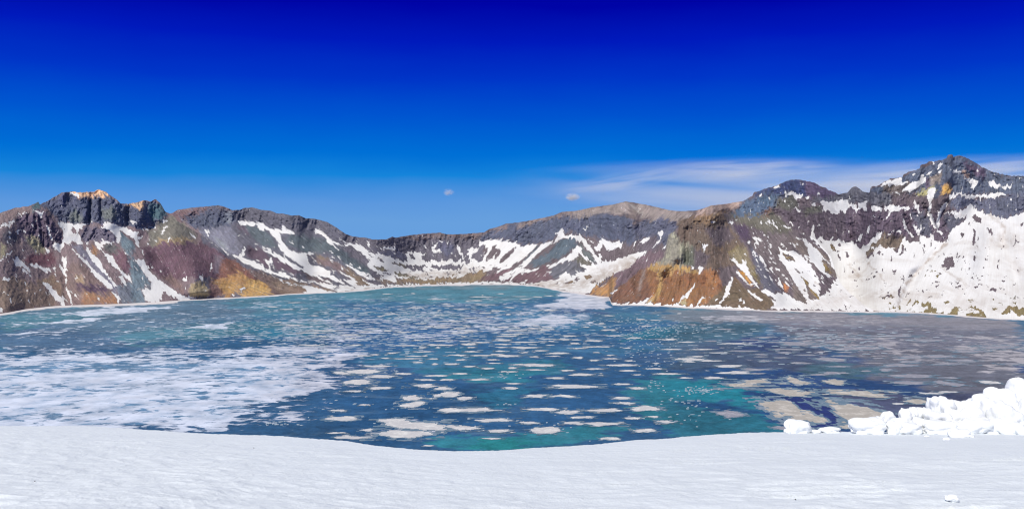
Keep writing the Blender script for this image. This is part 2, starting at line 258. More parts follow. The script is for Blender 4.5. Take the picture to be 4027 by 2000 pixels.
ROCKY = """
A 645,455 680,455 700,480 690,520 650,480 ; 625,600 650,610 670,640 645,630 ; 585,470 605,480 600,500
C 950,700 980,690 1000,720 990,745 960,730 ; 770,765 920,795 1130,795 1070,830 1100,850 1000,850 900,815 820,795 ; 1130,800 1380,790 1450,805 1420,830 1360,840 1200,835 ; 620,810 700,805 750,840 740,860 680,850
C 800,850 870,860 950,890 1040,905 1020,920 900,905 820,880 ; 850,910 1060,930 1100,945 1210,910 1400,905 1500,860 1640,850 1640,945 1400,955 1250,962 1100,955 950,965 850,940 ; 0,945 100,960 200,1000 310,1030 250,1035 100,1000 0,970
C 640,700 700,740 720,765 680,750 ; 470,650 560,720 600,760 560,745 500,690 ; 520,640 600,700 640,730 590,705 ; 640,920 760,940 900,975 740,975 660,960 ; 250,1000 360,1005 300,1012
D 230,610 250,620 240,650 280,650 250,700 220,760 180,770 140,740 130,690 180,660 ; 340,610 370,650 350,690 300,750 240,770 260,720 300,670 310,630 ; 350,660 410,660 390,700 340,740 330,700
D 440,690 530,630 500,690 420,770 385,775 400,730 ; 310,820 350,805 395,825 380,850 310,850 ; 0,905 60,880 200,870 330,870 400,860 380,905 370,940 150,950 0,945 ; 650,790 720,730 800,695 740,750
D 960,950 1050,930 1080,950 1000,965 ; 1140,905 1220,895 1240,915 1180,930 ; 1210,950 1260,935 1280,955 1220,960 ; 1075,905 1100,895 1120,905 1090,915 ; 1310,640 1330,620 1350,650 1420,660 1400,700 1370,750 1340,750 1300,700
E 50,945 90,935 115,950 60,958 ; 640,1090 655,1100 640,1150
F 980,565 1025,600 1000,600 ; 1090,600 1120,630 1140,675 1115,660 1085,640 ; 1215,670 1250,690 1250,735 1235,735 ; 640,690 720,710 760,740 780,780 700,755 660,720 ; 750,810 800,860 810,890 770,850
F 815,895 880,950 900,1010 990,1085 930,1060 880,1020 850,960 ; 880,835 905,865 880,850 ; 920,960 960,1010 930,990 ; 1000,740 1060,800 1140,890 1130,905 1080,890 1040,860 1020,800 ; 1085,910 1130,920 1130,945 1095,930
F 1225,765 1245,785 1230,782 ; 1440,875 1455,885 1442,888 ; 1230,990 1255,1005 1235,1005 ; 1170,1045 1190,1050 1180,1060 ; 1215,1055 1240,1060 1230,1072 ; 925,1165 945,1175 930,1180 ; 1200,1192 1225,1185 1215,1200 ; 1520,1085 1620,1062 1640,1090 1560,1092
F 440,1035 470,1045 560,1100 640,1185 600,1150 520,1090 ; 560,1040 580,1060 570,1070
G 905,460 930,442 975,470 975,505 920,495 ; 880,500 900,525 875,525 ; 908,555 925,560 930,610 920,665 908,650 915,600 ; 1010,530 1040,550 1060,600 1030,580 ; 820,575 850,570 850,605 825,600 ; 1060,600 1100,625 1085,620
G 710,755 760,750 780,775 780,820 750,815 740,850 690,815 ; 500,590 530,640 535,665 515,650 ; 550,665 565,700 560,745 ; 395,735 400,670 425,655 415,720 ; 140,700 200,690 200,740 150,755 ; 215,720 250,705 240,740 ; 340,680 380,675 375,715 350,705
G 280,770 290,750 275,795 ; 230,1040 300,1020 350,1025 345,1045 300,1040 ; 395,1065 435,1040 410,1060 ; 430,1090 470,1045 470,1065 440,1095 ; 475,1090 520,1060 525,1080 480,1100
G 535,1090 560,1070 610,1090 620,1110 655,1120 650,1150 600,1145 520,1145 590,1130 580,1110 ; 740,1160 780,1110 810,1140 790,1170 ; 840,1130 900,1105 950,1125 1030,1190 1000,1200 860,1175 870,1150 930,1160 960,1150 900,1120
G 1110,1150 1150,1120 1160,1105 1200,1105 1279,1115 1340,1130 1340,1165 1279,1170 1230,1165 1170,1125 1190,1150 1120,1160 ; 1030,970 1085,975 1085,997 1035,985 ; 1170,1045 1230,1042 1180,1055 ; 338,1085 352,1130 335,1120 ; 383,1090 397,1130 378,1125
G 650,860 670,880 650,900 640,890 660,870 ; 620,845 645,850 640,862 ; 455,868 482,885 450,902 ; 0,715 20,730 20,760 5,760 ; 1245,525 1279,500 1279,520 1250,545 ; 640,650 655,672 645,684 ; 800,740 822,740 812,752
G 1125,670 1140,680 1128,686 ; 550,980 562,985 555,1002 ; 765,955 775,960 762,966 ; 872,1050 895,1062 885,1064 ; 610,945 640,930 625,948 ; 705,700 712,740 704,735 ; 1005,720 1015,765 1002,768 ; 1090,1045 1102,1048 1092,1052 ; 1175,915 1200,905 1185,920
G 485,700 495,740 487,760 ; 370,990 400,960 380,1030 372,1030 ; 880,815 897,830 885,838 ; 850,830 865,840 855,845 ; 880,780 892,795 882,795 ; 765,990 785,995 770,999 ; 680,1020 710,1030 690,1032 ; 310,1115 330,1125 305,1130 ; 660,955 680,968 665,965
"""
DIRT = [('G', 14, .8, "1040,450 1100,490 1135,540 1140,600"), ('G', 10, .9, "720,650 640,730 520,850 430,950 385,1040 370,1125"), ('G', 7, .6, "680,820 780,890 865,945"),
        ('G', 9, .7, "160,800 240,870 270,920"), ('G', 9, .7, "20,800 80,860 110,920"), ('G', 8, .6, "330,940 250,1000 180,1030"), ('G', 70, .45, "1060,620 1200,640 1400,650"),
        ('G', 60, .35, "1100,780 1279,820 1500,850"), ('G', 60, .3, "30,900 300,900 450,950"), ('G', 60, .3, "600,1000 900,980 1279,1010"), ('D', 40, .85, "700,985 900,965 1100,980 1250,930 1400,850 1628,760"),
        ('D', 30, .5, "0,820 150,830 300,870"), ('C', 30, .75, "950,890 1200,880 1500,850"), ('E', 35, .6, "0,960 200,830 420,740"), ('P', 45, .35, "3200,1190 3500,1160 3800,1190 4100,1200"),
        ('F', 8, .6, "950,960 1050,1025"), ('F', 8, .5, "1300,850 1330,900 1280,830"), ('C', 12, .9, "0,1075 300,1055 600,1012")]

# ------------------------------------------------------------------ traced rock colours as they appear: cliff shade and blue of distance painted in
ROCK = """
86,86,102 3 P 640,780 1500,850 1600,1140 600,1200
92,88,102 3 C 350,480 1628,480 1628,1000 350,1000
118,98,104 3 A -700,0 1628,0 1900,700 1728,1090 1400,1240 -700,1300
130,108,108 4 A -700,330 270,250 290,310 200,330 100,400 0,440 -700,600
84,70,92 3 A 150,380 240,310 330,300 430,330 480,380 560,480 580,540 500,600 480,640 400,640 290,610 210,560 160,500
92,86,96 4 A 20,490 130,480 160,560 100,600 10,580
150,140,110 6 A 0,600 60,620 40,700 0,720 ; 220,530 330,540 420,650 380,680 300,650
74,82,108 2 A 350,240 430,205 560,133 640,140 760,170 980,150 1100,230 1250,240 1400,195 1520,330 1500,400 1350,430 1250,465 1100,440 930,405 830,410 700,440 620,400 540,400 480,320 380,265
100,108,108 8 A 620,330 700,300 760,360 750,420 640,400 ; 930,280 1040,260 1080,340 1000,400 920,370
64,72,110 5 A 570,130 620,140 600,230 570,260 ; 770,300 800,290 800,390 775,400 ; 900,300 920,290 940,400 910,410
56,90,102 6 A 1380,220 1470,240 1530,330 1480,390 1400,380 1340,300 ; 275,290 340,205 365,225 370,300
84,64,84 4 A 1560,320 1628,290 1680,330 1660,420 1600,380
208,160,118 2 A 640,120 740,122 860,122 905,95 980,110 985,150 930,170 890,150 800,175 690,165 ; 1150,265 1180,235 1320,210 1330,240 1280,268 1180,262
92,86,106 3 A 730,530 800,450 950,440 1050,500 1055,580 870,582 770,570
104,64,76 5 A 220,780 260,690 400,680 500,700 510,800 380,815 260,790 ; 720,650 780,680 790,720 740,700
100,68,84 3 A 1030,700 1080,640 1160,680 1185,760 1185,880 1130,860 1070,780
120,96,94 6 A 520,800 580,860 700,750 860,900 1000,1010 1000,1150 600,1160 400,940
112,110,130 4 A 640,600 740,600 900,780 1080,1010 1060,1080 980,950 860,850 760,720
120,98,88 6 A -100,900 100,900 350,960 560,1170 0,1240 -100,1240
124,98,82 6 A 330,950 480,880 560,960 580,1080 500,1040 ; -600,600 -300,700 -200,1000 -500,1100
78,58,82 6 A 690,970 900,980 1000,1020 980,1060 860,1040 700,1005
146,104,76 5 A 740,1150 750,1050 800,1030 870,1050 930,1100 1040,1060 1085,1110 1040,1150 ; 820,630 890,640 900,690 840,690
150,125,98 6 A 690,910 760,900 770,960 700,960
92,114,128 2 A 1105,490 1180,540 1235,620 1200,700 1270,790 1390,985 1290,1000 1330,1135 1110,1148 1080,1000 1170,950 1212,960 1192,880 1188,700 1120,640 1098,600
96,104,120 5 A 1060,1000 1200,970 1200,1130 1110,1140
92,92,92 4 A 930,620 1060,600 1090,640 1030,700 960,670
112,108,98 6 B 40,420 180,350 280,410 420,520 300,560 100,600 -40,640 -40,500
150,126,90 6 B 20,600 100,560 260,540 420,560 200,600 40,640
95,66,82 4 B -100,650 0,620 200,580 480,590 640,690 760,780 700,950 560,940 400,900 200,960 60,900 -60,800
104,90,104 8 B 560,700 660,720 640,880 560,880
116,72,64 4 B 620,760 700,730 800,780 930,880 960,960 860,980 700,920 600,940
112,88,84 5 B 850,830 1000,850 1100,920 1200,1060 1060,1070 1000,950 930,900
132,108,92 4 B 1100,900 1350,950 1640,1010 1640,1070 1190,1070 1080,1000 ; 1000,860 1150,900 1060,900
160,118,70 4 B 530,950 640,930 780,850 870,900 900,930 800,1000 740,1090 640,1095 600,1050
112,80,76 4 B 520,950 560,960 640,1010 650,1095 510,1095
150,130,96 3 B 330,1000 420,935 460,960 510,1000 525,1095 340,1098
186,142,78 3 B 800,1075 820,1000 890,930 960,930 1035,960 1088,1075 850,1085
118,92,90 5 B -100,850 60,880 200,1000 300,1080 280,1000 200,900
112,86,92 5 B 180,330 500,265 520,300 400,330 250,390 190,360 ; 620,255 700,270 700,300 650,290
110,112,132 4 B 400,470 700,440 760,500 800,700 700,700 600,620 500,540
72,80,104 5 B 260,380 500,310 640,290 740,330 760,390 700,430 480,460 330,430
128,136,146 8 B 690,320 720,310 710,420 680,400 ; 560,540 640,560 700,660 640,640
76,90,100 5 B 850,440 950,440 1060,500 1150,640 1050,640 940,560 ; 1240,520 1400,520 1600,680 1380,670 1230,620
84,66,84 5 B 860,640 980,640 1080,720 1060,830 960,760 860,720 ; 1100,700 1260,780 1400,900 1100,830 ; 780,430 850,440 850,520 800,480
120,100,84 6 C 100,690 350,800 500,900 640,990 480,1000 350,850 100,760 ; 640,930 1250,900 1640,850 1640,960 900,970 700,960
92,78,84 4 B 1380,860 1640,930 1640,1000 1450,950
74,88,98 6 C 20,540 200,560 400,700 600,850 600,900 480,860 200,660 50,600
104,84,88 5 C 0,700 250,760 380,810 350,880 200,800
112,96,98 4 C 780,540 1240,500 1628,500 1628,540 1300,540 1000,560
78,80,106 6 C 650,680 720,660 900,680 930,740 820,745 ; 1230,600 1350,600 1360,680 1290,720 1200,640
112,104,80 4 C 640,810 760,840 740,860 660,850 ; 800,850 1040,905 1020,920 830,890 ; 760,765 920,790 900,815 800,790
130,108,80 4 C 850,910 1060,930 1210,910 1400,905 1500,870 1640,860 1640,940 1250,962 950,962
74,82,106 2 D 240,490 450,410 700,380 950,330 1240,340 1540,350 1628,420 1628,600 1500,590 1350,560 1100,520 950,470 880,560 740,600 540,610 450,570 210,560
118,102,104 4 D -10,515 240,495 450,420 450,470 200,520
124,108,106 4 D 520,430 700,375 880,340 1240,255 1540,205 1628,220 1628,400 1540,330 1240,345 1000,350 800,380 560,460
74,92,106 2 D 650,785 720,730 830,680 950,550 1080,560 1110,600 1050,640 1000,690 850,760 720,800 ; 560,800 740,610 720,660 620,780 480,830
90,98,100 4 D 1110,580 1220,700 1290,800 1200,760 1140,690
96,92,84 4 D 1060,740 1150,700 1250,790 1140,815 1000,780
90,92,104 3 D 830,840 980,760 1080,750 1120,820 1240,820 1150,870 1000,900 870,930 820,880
102,74,84 2 D 400,945 460,895 700,850 820,795 840,850 870,930 700,955 ; 180,940 250,905 400,830 520,830 380,900 360,945
130,104,70 3 D 960,960 1050,930 1080,950 ; 1140,905 1240,900 1200,930 1130,925 ; 1205,955 1290,940 1270,960
138,124,120 4 E -100,300 375,205 600,245 860,300 1010,300 900,400 760,420 600,370 450,330 300,330 100,350 -100,360
150,146,142 5 E 400,230 430,250 560,370 530,360 440,280
78,84,108 3 E 460,420 700,360 860,430 800,520 740,640 560,540 470,560
96,86,98 4 E 480,560 640,530 700,600 600,680 470,680
170,142,132 4 E 1000,320 1150,240 1440,200 1420,260 1330,290 1180,310 1060,340
98,80,70 2 E 850,420 880,370 1000,350 1250,300 1320,420 1480,640 1500,780 1400,800 1100,840 1000,620 870,590 850,520
84,72,80 5 E 1090,460 1300,440 1380,560 1200,620 ; 1000,640 1150,720 1100,810 1000,800
134,104,78 6 E 960,370 1200,310 1280,340 1180,420 1100,430 ; 1220,620 1260,620 1250,660
136,130,114 2 E 740,620 770,510 830,500 870,580 980,600 990,700 960,790 880,805 640,785 700,720 740,700
176,172,140 6 E 880,590 920,600 900,680 870,720 ; 730,690 790,690 780,725 ; 780,520 830,520 830,580
86,90,76 5 E 900,680 1000,600 1000,790 890,790
104,82,92 3 E 250,880 400,800 560,680 720,670 720,710 620,790 520,840 420,920 260,1010 200,960
112,74,58 2 E 220,1150 260,1040 520,840 600,820 660,870 640,980 600,1090 480,1145
146,134,130 6 E 480,1050 500,960 530,860 545,860 510,980 490,1060
156,112,66 3 E 36,1030 200,950 260,880 280,960 240,1080 80,1075
126,82,54 4 E 560,830 700,850 1050,860 1210,840 1260,1000 1210,1170 900,1175 600,1150 600,1080
148,98,58 6 E 1090,840 1200,830 1240,960 1120,960 ; 850,1110 960,1090 1000,1170 870,1170 ; 1060,1090 1120,1110 1100,1175 1040,1170
168,128,74 4 E 560,815 640,790 890,795 960,820 1050,845 1040,872 900,845 820,855 760,880 700,860 600,850 ; 655,850 720,870 700,1000 680,1090 600,1150 560,1150 650,1050 680,960
172,160,120 4 E 850,1160 940,1105 920,1165 ; 560,1150 620,1110 600,1150
116,100,62 4 E 1300,680 1400,620 1500,740 1628,940 1628,1010 1540,900 1450,760
170,112,44 3 E 1400,850 1440,850 1540,970 1500,960
100,78,62 3 E 1230,1170 1290,1080 1370,900 1450,980 1628,1130 1628,1205 1240,1175
92,88,78 4 F 110,330 300,350 430,350 540,300 640,380 760,500 620,520 420,480 250,400
70,54,80 3 F 195,410 330,450 345,550 300,580 240,520
98,86,90 3 F 350,560 600,500 800,540 900,700 980,830 860,1000 640,960 500,760 380,680
84,84,102 4 F 345,620 400,680 540,900 640,1050 480,1030 400,850
100,82,64 4 F -100,1190 100,1000 250,980 460,1020 570,1130 570,1200 300,1205
124,110,84 5 F 150,700 300,600 400,880 300,860
190,112,46 2 F 650,980 685,980 695,1035 660,1025
106,92,88 3 F 700,560 850,560 960,640 1080,720 1140,880 1130,900 960,830 840,720 ; 740,960 990,1060 890,1170 740,1100
124,100,52 2 F 640,690 780,770 700,750 ; 815,895 890,960 990,1085 920,1060 ; 980,565 1030,600 ; 1090,600 1140,675 1090,645 ; 1000,740 1090,860 1030,830 ; 1080,905 1135,950
82,70,84 2 F 540,280 700,220 980,260 1640,300 1640,630 1400,640 1200,600 960,570 860,520 700,420
84,86,100 4 F 1160,150 1300,80 1640,100 1640,260 980,230 880,200
42,56,100 2 F 365,170 385,130 520,85 680,30 850,20 870,170 700,150 560,155 420,150
82,68,102 3 F 850,22 920,35 1165,150 1000,180 870,165 850,100
70,94,124 2 F 200,300 370,165 640,155 560,260 430,350 300,345 180,345
104,72,62 3 F 430,350 470,300 540,260 530,330 450,350
86,86,80 4 F 650,160 720,130 800,260 700,300 560,260 ; 820,270 1010,260 1000,330 850,330
74,86,110 2 G 170,290 185,240 235,230 400,185 520,110 720,30 830,15 1020,120 1160,165 1279,170 1900,150 1900,400 1279,300 1000,290 700,300 450,300
86,70,96 4 G 840,60 1000,120 1000,190 860,120 ; 570,180 600,200 600,250 570,250
140,126,118 4 G 600,170 690,140 680,220 610,240
194,138,70 2 G 695,240 740,222 762,270 735,315 690,300
160,152,102 3 G 500,300 600,245 660,260 600,320 540,310
190,150,124 3 G 830,130 900,172 850,172
58,64,84 3 G 725,20 765,10 775,100 730,105
96,86,84 4 G 270,200 420,220 560,250 420,300 260,290
82,88,112 2 G 730,380 760,330 850,300 900,330 1000,330 1279,290 1900,300 1900,420 1279,430 1130,480 1000,430 900,380 800,410
84,70,88 2 G 0,400 300,400 520,380 600,440 700,430 820,460 760,520 720,620 690,630 540,600 500,610 330,590 200,650 100,690 0,650
76,78,96 4 G 460,420 600,440 620,600 540,600 ; 690,440 860,460 740,580
124,104,82 6 D -60,860 130,860 110,940 -60,945
110,94,80 3 G 230,600 420,600 410,680 230,690 140,740 140,700
118,102,66 2 G 200,1040 1400,1040 1400,1220 200,1150 ; 600,830 690,830 660,910 440,910
"""
CLIFF = """
A 420,205 560,133 640,125 905,98 980,125 1100,230 1420,190 1540,320 1480,400 1250,460 1100,440 930,400 560,400 480,320
A 150,380 240,310 330,300 480,380 580,540 480,640 290,610 ; 730,530 800,450 950,440 1050,500 1050,580 770,570
B 180,330 600,250 1200,330 1628,400 1628,480 1300,480 1100,460 760,390 700,430 480,460 330,430
C -10,370 210,405 440,535 740,560 1240,498 1628,500 1628,600 1100,660 900,680 600,590 300,560 0,470
D 0,515 450,415 950,330 1540,340 1628,420 1628,600 1500,590 950,470 740,600 210,560
E 0,350 850,400 740,620 460,540 0,540 ; 760,510 980,360 1250,330 1300,420 1150,780 640,790 ; 560,810 1200,830 1240,1000 640,980
F 200,290 680,35 850,25 1165,150 1300,80 1640,60 1640,630 1400,640 860,520 640,330 430,350
G 170,290 520,110 740,10 830,15 1279,170 1900,150 1900,420 1279,430 900,400 800,520 720,640 540,600 200,640 0,650 0,400
"""
FLAT = """
C 900,860 1628,840 1628,1000 600,1000 ; 
D 0,830 300,880 900,930 1250,860 1450,850 1300,960 1210,1060 0,1000
C 0,930 600,960 600,1050 0,1080
"""
GAIN = 1.02
snowm = blank(); paint(SNOW, snowm, 1.0); paint(ROCKY, snowm, 0.0)
# small rock slivers in the big snow bowl and slivers of snow on the dark slopes, both lying along the fall lines
def slivers(n, box, val, ln, wd, lean, only, sd):
    g_ = random.Random(sd); done = 0
    for _ in range(n * 12):
        if done >= n: break
        x = g_.uniform(box[0], box[2]); y = g_.uniform(box[1], box[3])
        l = g_.uniform(*ln); w_ = g_.uniform(*wd); t_ = lean(x, y) + g_.gauss(0, .15)
        ok = [snowm[min(MH - 1, int(y + d - MY0)), int(x + d * t_ - MX0)] for d in (-l, 0, l)]
        if any((o_ > .5) != only for o_ in ok): continue
        q = fillpoly([(x - t_ * l / 2 - w_ * .2, y - l / 2), (x + w_ / 2, y - l * .1), (x + t_ * l / 2 + w_ * .3, y + l / 2), (x - w_ / 2, y + l * .15)])
        if q: snowm[q[0]][q[1]] = val
        done += 1
slivers(70, (3280, 930, 4027, 1080), 0.0, (8, 34), (3, 8), lambda x, y: (3560 - x) / 900, True, 1)
slivers(90, (3150, 1060, 4027, 1225), 0.0, (3, 9), (6, 22), lambda x, y: 1.2, True, 2)
slivers(60, (2950, 930, 3260, 1150), 1.0, (6, 26), (2.5, 5), lambda x, y: .8, False, 3)
slivers(60, (0, 860, 640, 1190), 1.0, (5, 24), (2.5, 5), lambda x, y: .6, False, 4)
slivers(55, (1000, 940, 1500, 1110), 1.0, (5, 20), (2.5, 6), lambda x, y: 1.3, False, 5)
slivers(60, (1500, 960, 2600, 1090), 1.0, (4, 18), (2.5, 6), lambda x, y: (1900 - x) / 300, False, 6)
slivers(70, (2950, 760, 4027, 930), 1.0, (4, 22), (2.5, 7), lambda x, y: .2, False, 7)
slivers(40, (1300, 1040, 2300, 1110), 0.0, (3, 8), (10, 34), lambda x, y: .6, True, 8)
snowm = blur(snowm, 2)
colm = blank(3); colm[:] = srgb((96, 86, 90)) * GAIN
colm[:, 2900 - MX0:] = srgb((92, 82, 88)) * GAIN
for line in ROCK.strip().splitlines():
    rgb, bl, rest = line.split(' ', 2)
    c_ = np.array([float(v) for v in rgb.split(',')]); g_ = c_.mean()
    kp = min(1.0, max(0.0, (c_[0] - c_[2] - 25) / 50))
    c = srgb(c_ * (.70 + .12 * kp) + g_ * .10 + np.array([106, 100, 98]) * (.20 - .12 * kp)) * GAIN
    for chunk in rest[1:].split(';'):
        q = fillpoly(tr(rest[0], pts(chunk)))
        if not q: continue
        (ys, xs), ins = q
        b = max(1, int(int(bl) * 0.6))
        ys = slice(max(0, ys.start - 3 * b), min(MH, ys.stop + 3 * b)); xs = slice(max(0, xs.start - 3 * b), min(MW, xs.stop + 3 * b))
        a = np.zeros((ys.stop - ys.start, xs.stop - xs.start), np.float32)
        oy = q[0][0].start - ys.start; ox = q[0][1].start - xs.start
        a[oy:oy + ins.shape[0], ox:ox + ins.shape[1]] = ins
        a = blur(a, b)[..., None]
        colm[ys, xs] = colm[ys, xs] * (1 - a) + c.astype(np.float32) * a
cliffm = blank(); paint(CLIFF, cliffm, 1.0); cliffm = blur(cliffm, 5)
cliffm[900 - MY0:, 2300 - MX0:2900 - MX0] *= 0.5
flatm = blank(); paint(FLAT, flatm, 1.0); flatm = blur(flatm, 8)
dirtm = blank()
def dline(m, crop, w, v, s):
    P = tr(crop, pts(s)); w = w * CROP[crop][2] + 1
    for (xa, ya), (xb, yb) in zip(P[:-1], P[1:]):
        x0 = int(max(MX0, min(xa, xb) - 2.5 * w)); x1 = int(min(MX0 + MW, max(xa, xb) + 2.5 * w)); y0 = int(max(MY0, min(ya, yb) - 2.5 * w)); y1 = int(min(MY0 + MH, max(ya, yb) + 2.5 * w))
        X, Y = np.meshgrid(np.arange(x0, x1), np.arange(y0, y1))
        t = np.clip(((X - xa) * (xb - xa) + (Y - ya) * (yb - ya)) / ((xb - xa) ** 2 + (yb - ya) ** 2), 0, 1)
        d = np.hypot(X - xa - t * (xb - xa), Y - ya - t * (yb - ya)) / w
        s_ = np.exp(-d * d) * v
        sl = m[y0 - MY0:y1 - MY0, x0 - MX0:x1 - MX0]
        np.maximum(sl, s_, out=sl)
for d_ in DIRT: dline(dirtm, *d_)

# ------------------------------------------------------------------ material helpers
def newmat(name):
    m = bpy.data.materials.new(name); m.use_nodes = True
    nt = m.node_tree; nt.nodes.clear()
    out = nt.nodes.new('ShaderNodeOutputMaterial'); b = nt.nodes.new('ShaderNodeBsdfPrincipled')
    nt.links.new(b.outputs[0], out.inputs['Surface'])
    return m, nt, b, out
def N(nt, typ, **kw):
    n = nt.nodes.new('ShaderNode' + typ)
    for k, v in kw.items():
        if k.startswith('i_'):
            key = k[2:]; n.inputs[int(key) if key.isdigit() else key].default_value = v
        else: setattr(n, k, v)
    return n
def math_(nt, op, a, b=None, c=None, clamp=False):
    n = nt.nodes.new('ShaderNodeMath'); n.operation = op; n.use_clamp = clamp
    for i, v in enumerate((a, b, c)):
        if v is None: continue
        if isinstance(v, (int, float)): n.inputs[i].default_value = v
        else: nt.links.new(v, n.inputs[i])
    return n.outputs[0]
def noise(nt, vec, scale, detail=4, rough=0.55, dist=0.0, scl=None):
    if scl is not None:
        mp = nt.nodes.new('ShaderNodeMapping'); mp.inputs['Scale'].default_value = scl
        nt.links.new(vec, mp.inputs[0]); vec = mp.outputs[0]
    n = nt.nodes.new('ShaderNodeTexNoise'); n.inputs['Scale'].default_value = scale; n.inputs['Detail'].default_value = detail
    n.inputs['Roughness'].default_value = rough; n.inputs['Distortion'].default_value = dist
    nt.links.new(vec, n.inputs['Vector']); return n.outputs[0]
def mixc(nt, f, a, b):
    n = nt.nodes.new('ShaderNodeMix'); n.data_type = 'RGBA'
    for i, v in ((0, f), (6, a), (7, b)):
        if isinstance(v, (int, float)): n.inputs[i].default_value = v
        elif isinstance(v, tuple): n.inputs[i].default_value = (*v, 1) if len(v) == 3 else v
        else: nt.links.new(v, n.inputs[i])
    return n.outputs[2]
def smooth(nt, v, a, b):
    n = nt.nodes.new('ShaderNodeMapRange'); n.interpolation_type = 'SMOOTHSTEP'
    n.inputs[1].default_value = a; n.inputs[2].default_value = b; nt.links.new(v, n.inputs[0]); return n.outputs[0]
def scalec(nt, col, f):
    n = nt.nodes.new('ShaderNodeVectorMath'); n.operation = 'SCALE'
    nt.links.new(col, n.inputs[0])
    if isinstance(f, (int, float)): n.inputs['Scale'].default_value = f
    else: nt.links.new(f, n.inputs['Scale'])
    return n.outputs[0]

def mountain_material():
    m, nt, b, out = newmat('volcanic_rock_and_snow')
    geo = N(nt, 'NewGeometry'); P = geo.outputs['Position']
    ca = N(nt, 'Attribute', attribute_name='rock'); sa = N(nt, 'Attribute', attribute_name='snow')
    fa = N(nt, 'Attribute', attribute_name='fall'); sp = N(nt, 'SeparateXYZ'); nt.links.new(P, sp.inputs[0])
    cb = N(nt, 'CombineXYZ'); nt.links.new(fa.outputs['Fac'], cb.inputs[0]); nt.links.new(math_(nt, 'MULTIPLY', sp.outputs['Z'], 0.10), cb.inputs[1])
    st1 = noise(nt, cb.outputs[0], 0.16, 4, 0.65); st2 = noise(nt, cb.outputs[0], 0.5, 3, 0.6)
    n1 = noise(nt, P, 0.018, 6, 0.62, 0.3, (1, 1, 0.45))
    n2 = noise(nt, P, 0.11, 5, 0.65, 0.0, (1, 1, 0.5))
    n3 = noise(nt, P, 0.05, 3, 0.5, 0.4, (1, 0.4, 0.12))
    v = math_(nt, 'MULTIPLY_ADD', n1, 0.8, -0.30)
    n4 = noise(nt, P, 0.22, 4, 0.75, 0.0, (1, 1, 0.7))
    v = math_(nt, 'MULTIPLY_ADD', n4, 1.0, v)
    v = math_(nt, 'MULTIPLY_ADD', n2, 1.1, v)
    v = math_(nt, 'MULTIPLY_ADD', math_(nt, 'SUBTRACT', st1, 0.5), 1.5, v)
    v = math_(nt, 'MULTIPLY_ADD', math_(nt, 'SUBTRACT', st2, 0.5), 1.0, v)
    v = math_(nt, 'MULTIPLY_ADD', n3, 0.55, v)            # about 1.22
    v = math_(nt, 'MAXIMUM', math_(nt, 'SUBTRACT', v, 0.25), 0.35)
    rock = scalec(nt, ca.outputs['Color'], v)
    # warm and cool minerals
    hn = noise(nt, P, 0.012, 4, 0.6, 0.5)
    hue = N(nt, 'HueSaturation'); nt.links.new(rock, hue.inputs['Color'])
    nt.links.new(math_(nt, 'MULTIPLY_ADD', hn, 0.05, 0.478), hue.inputs['Hue'])
    nt.links.new(math_(nt, 'MULTIPLY_ADD', n2, 0.7, 0.58), hue.inputs['Saturation'])
    # snow mask with broken edges
    e1 = noise(nt, P, 0.06, 5, 0.65, 0.2); e2 = noise(nt, P, 0.2, 4, 0.65, 0.0, (1, 1, 0.4))
    e = math_(nt, 'MULTIPLY_ADD', math_(nt, 'SUBTRACT', e1, 0.5), 1.7, sa.outputs['Fac'])
    e = math_(nt, 'MULTIPLY_ADD', math_(nt, 'SUBTRACT', e2, 0.5), 1.2, e)
    e = math_(nt, 'MULTIPLY_ADD', math_(nt, 'SUBTRACT', st1, 0.5), 1.4, e)
    e = math_(nt, 'MULTIPLY_ADD', math_(nt, 'SUBTRACT', st2, 0.5), 0.9, e)
    mask = smooth(nt, e, 0.40, 0.55)
    sn = noise(nt, P, 0.006, 5, 0.6, 1.2, (1, 1, 2.5)); sn2 = noise(nt, P, 0.03, 4, 0.6, 0.6, (1, 0.5, 1))
    da = N(nt, 'Attribute', attribute_name='dirt')
    dm = math_(nt, 'MULTIPLY_ADD', smooth(nt, sn, 0.50, 0.78), 0.5, da.outputs['Fac'])
    dm = math_(nt, 'MULTIPLY', dm, smooth(nt, sn2, 0.25, 0.62), clamp=True)
    dm = math_(nt, 'MULTIPLY_ADD', math_(nt, 'SUBTRACT', st1, 0.5), 0.7, math_(nt, 'ADD', dm, 0.07), clamp=True)
    snow = mixc(nt, dm, (0.68, 0.675, 0.67), (0.40, 0.345, 0.31))
    nt.links.new(mixc(nt, mask, hue.outputs[0], snow), b.inputs['Base Color'])
    b.inputs['Roughness'].default_value = 0.9
    b.inputs['Specular IOR Level'].default_value = 0.15
    bh = math_(nt, 'MULTIPLY_ADD', n2, 5.0, math_(nt, 'MULTIPLY', n1, 14.0))
    bh = math_(nt, 'MULTIPLY_ADD', n3, 6.0, bh)
    bh = math_(nt, 'MULTIPLY', bh, math_(nt, 'MULTIPLY_ADD', mask, -0.85, 1.0))
    bh = math_(nt, 'MULTIPLY_ADD', mask, 1.5, bh)
    bp = N(nt, 'Bump'); bp.inputs['Strength'].default_value = 0.42; bp.inputs['Distance'].default_value = 1.0
    nt.links.new(bh, bp.inputs['Height']); nt.links.new(bp.outputs[0], b.inputs['Normal'])
    return m

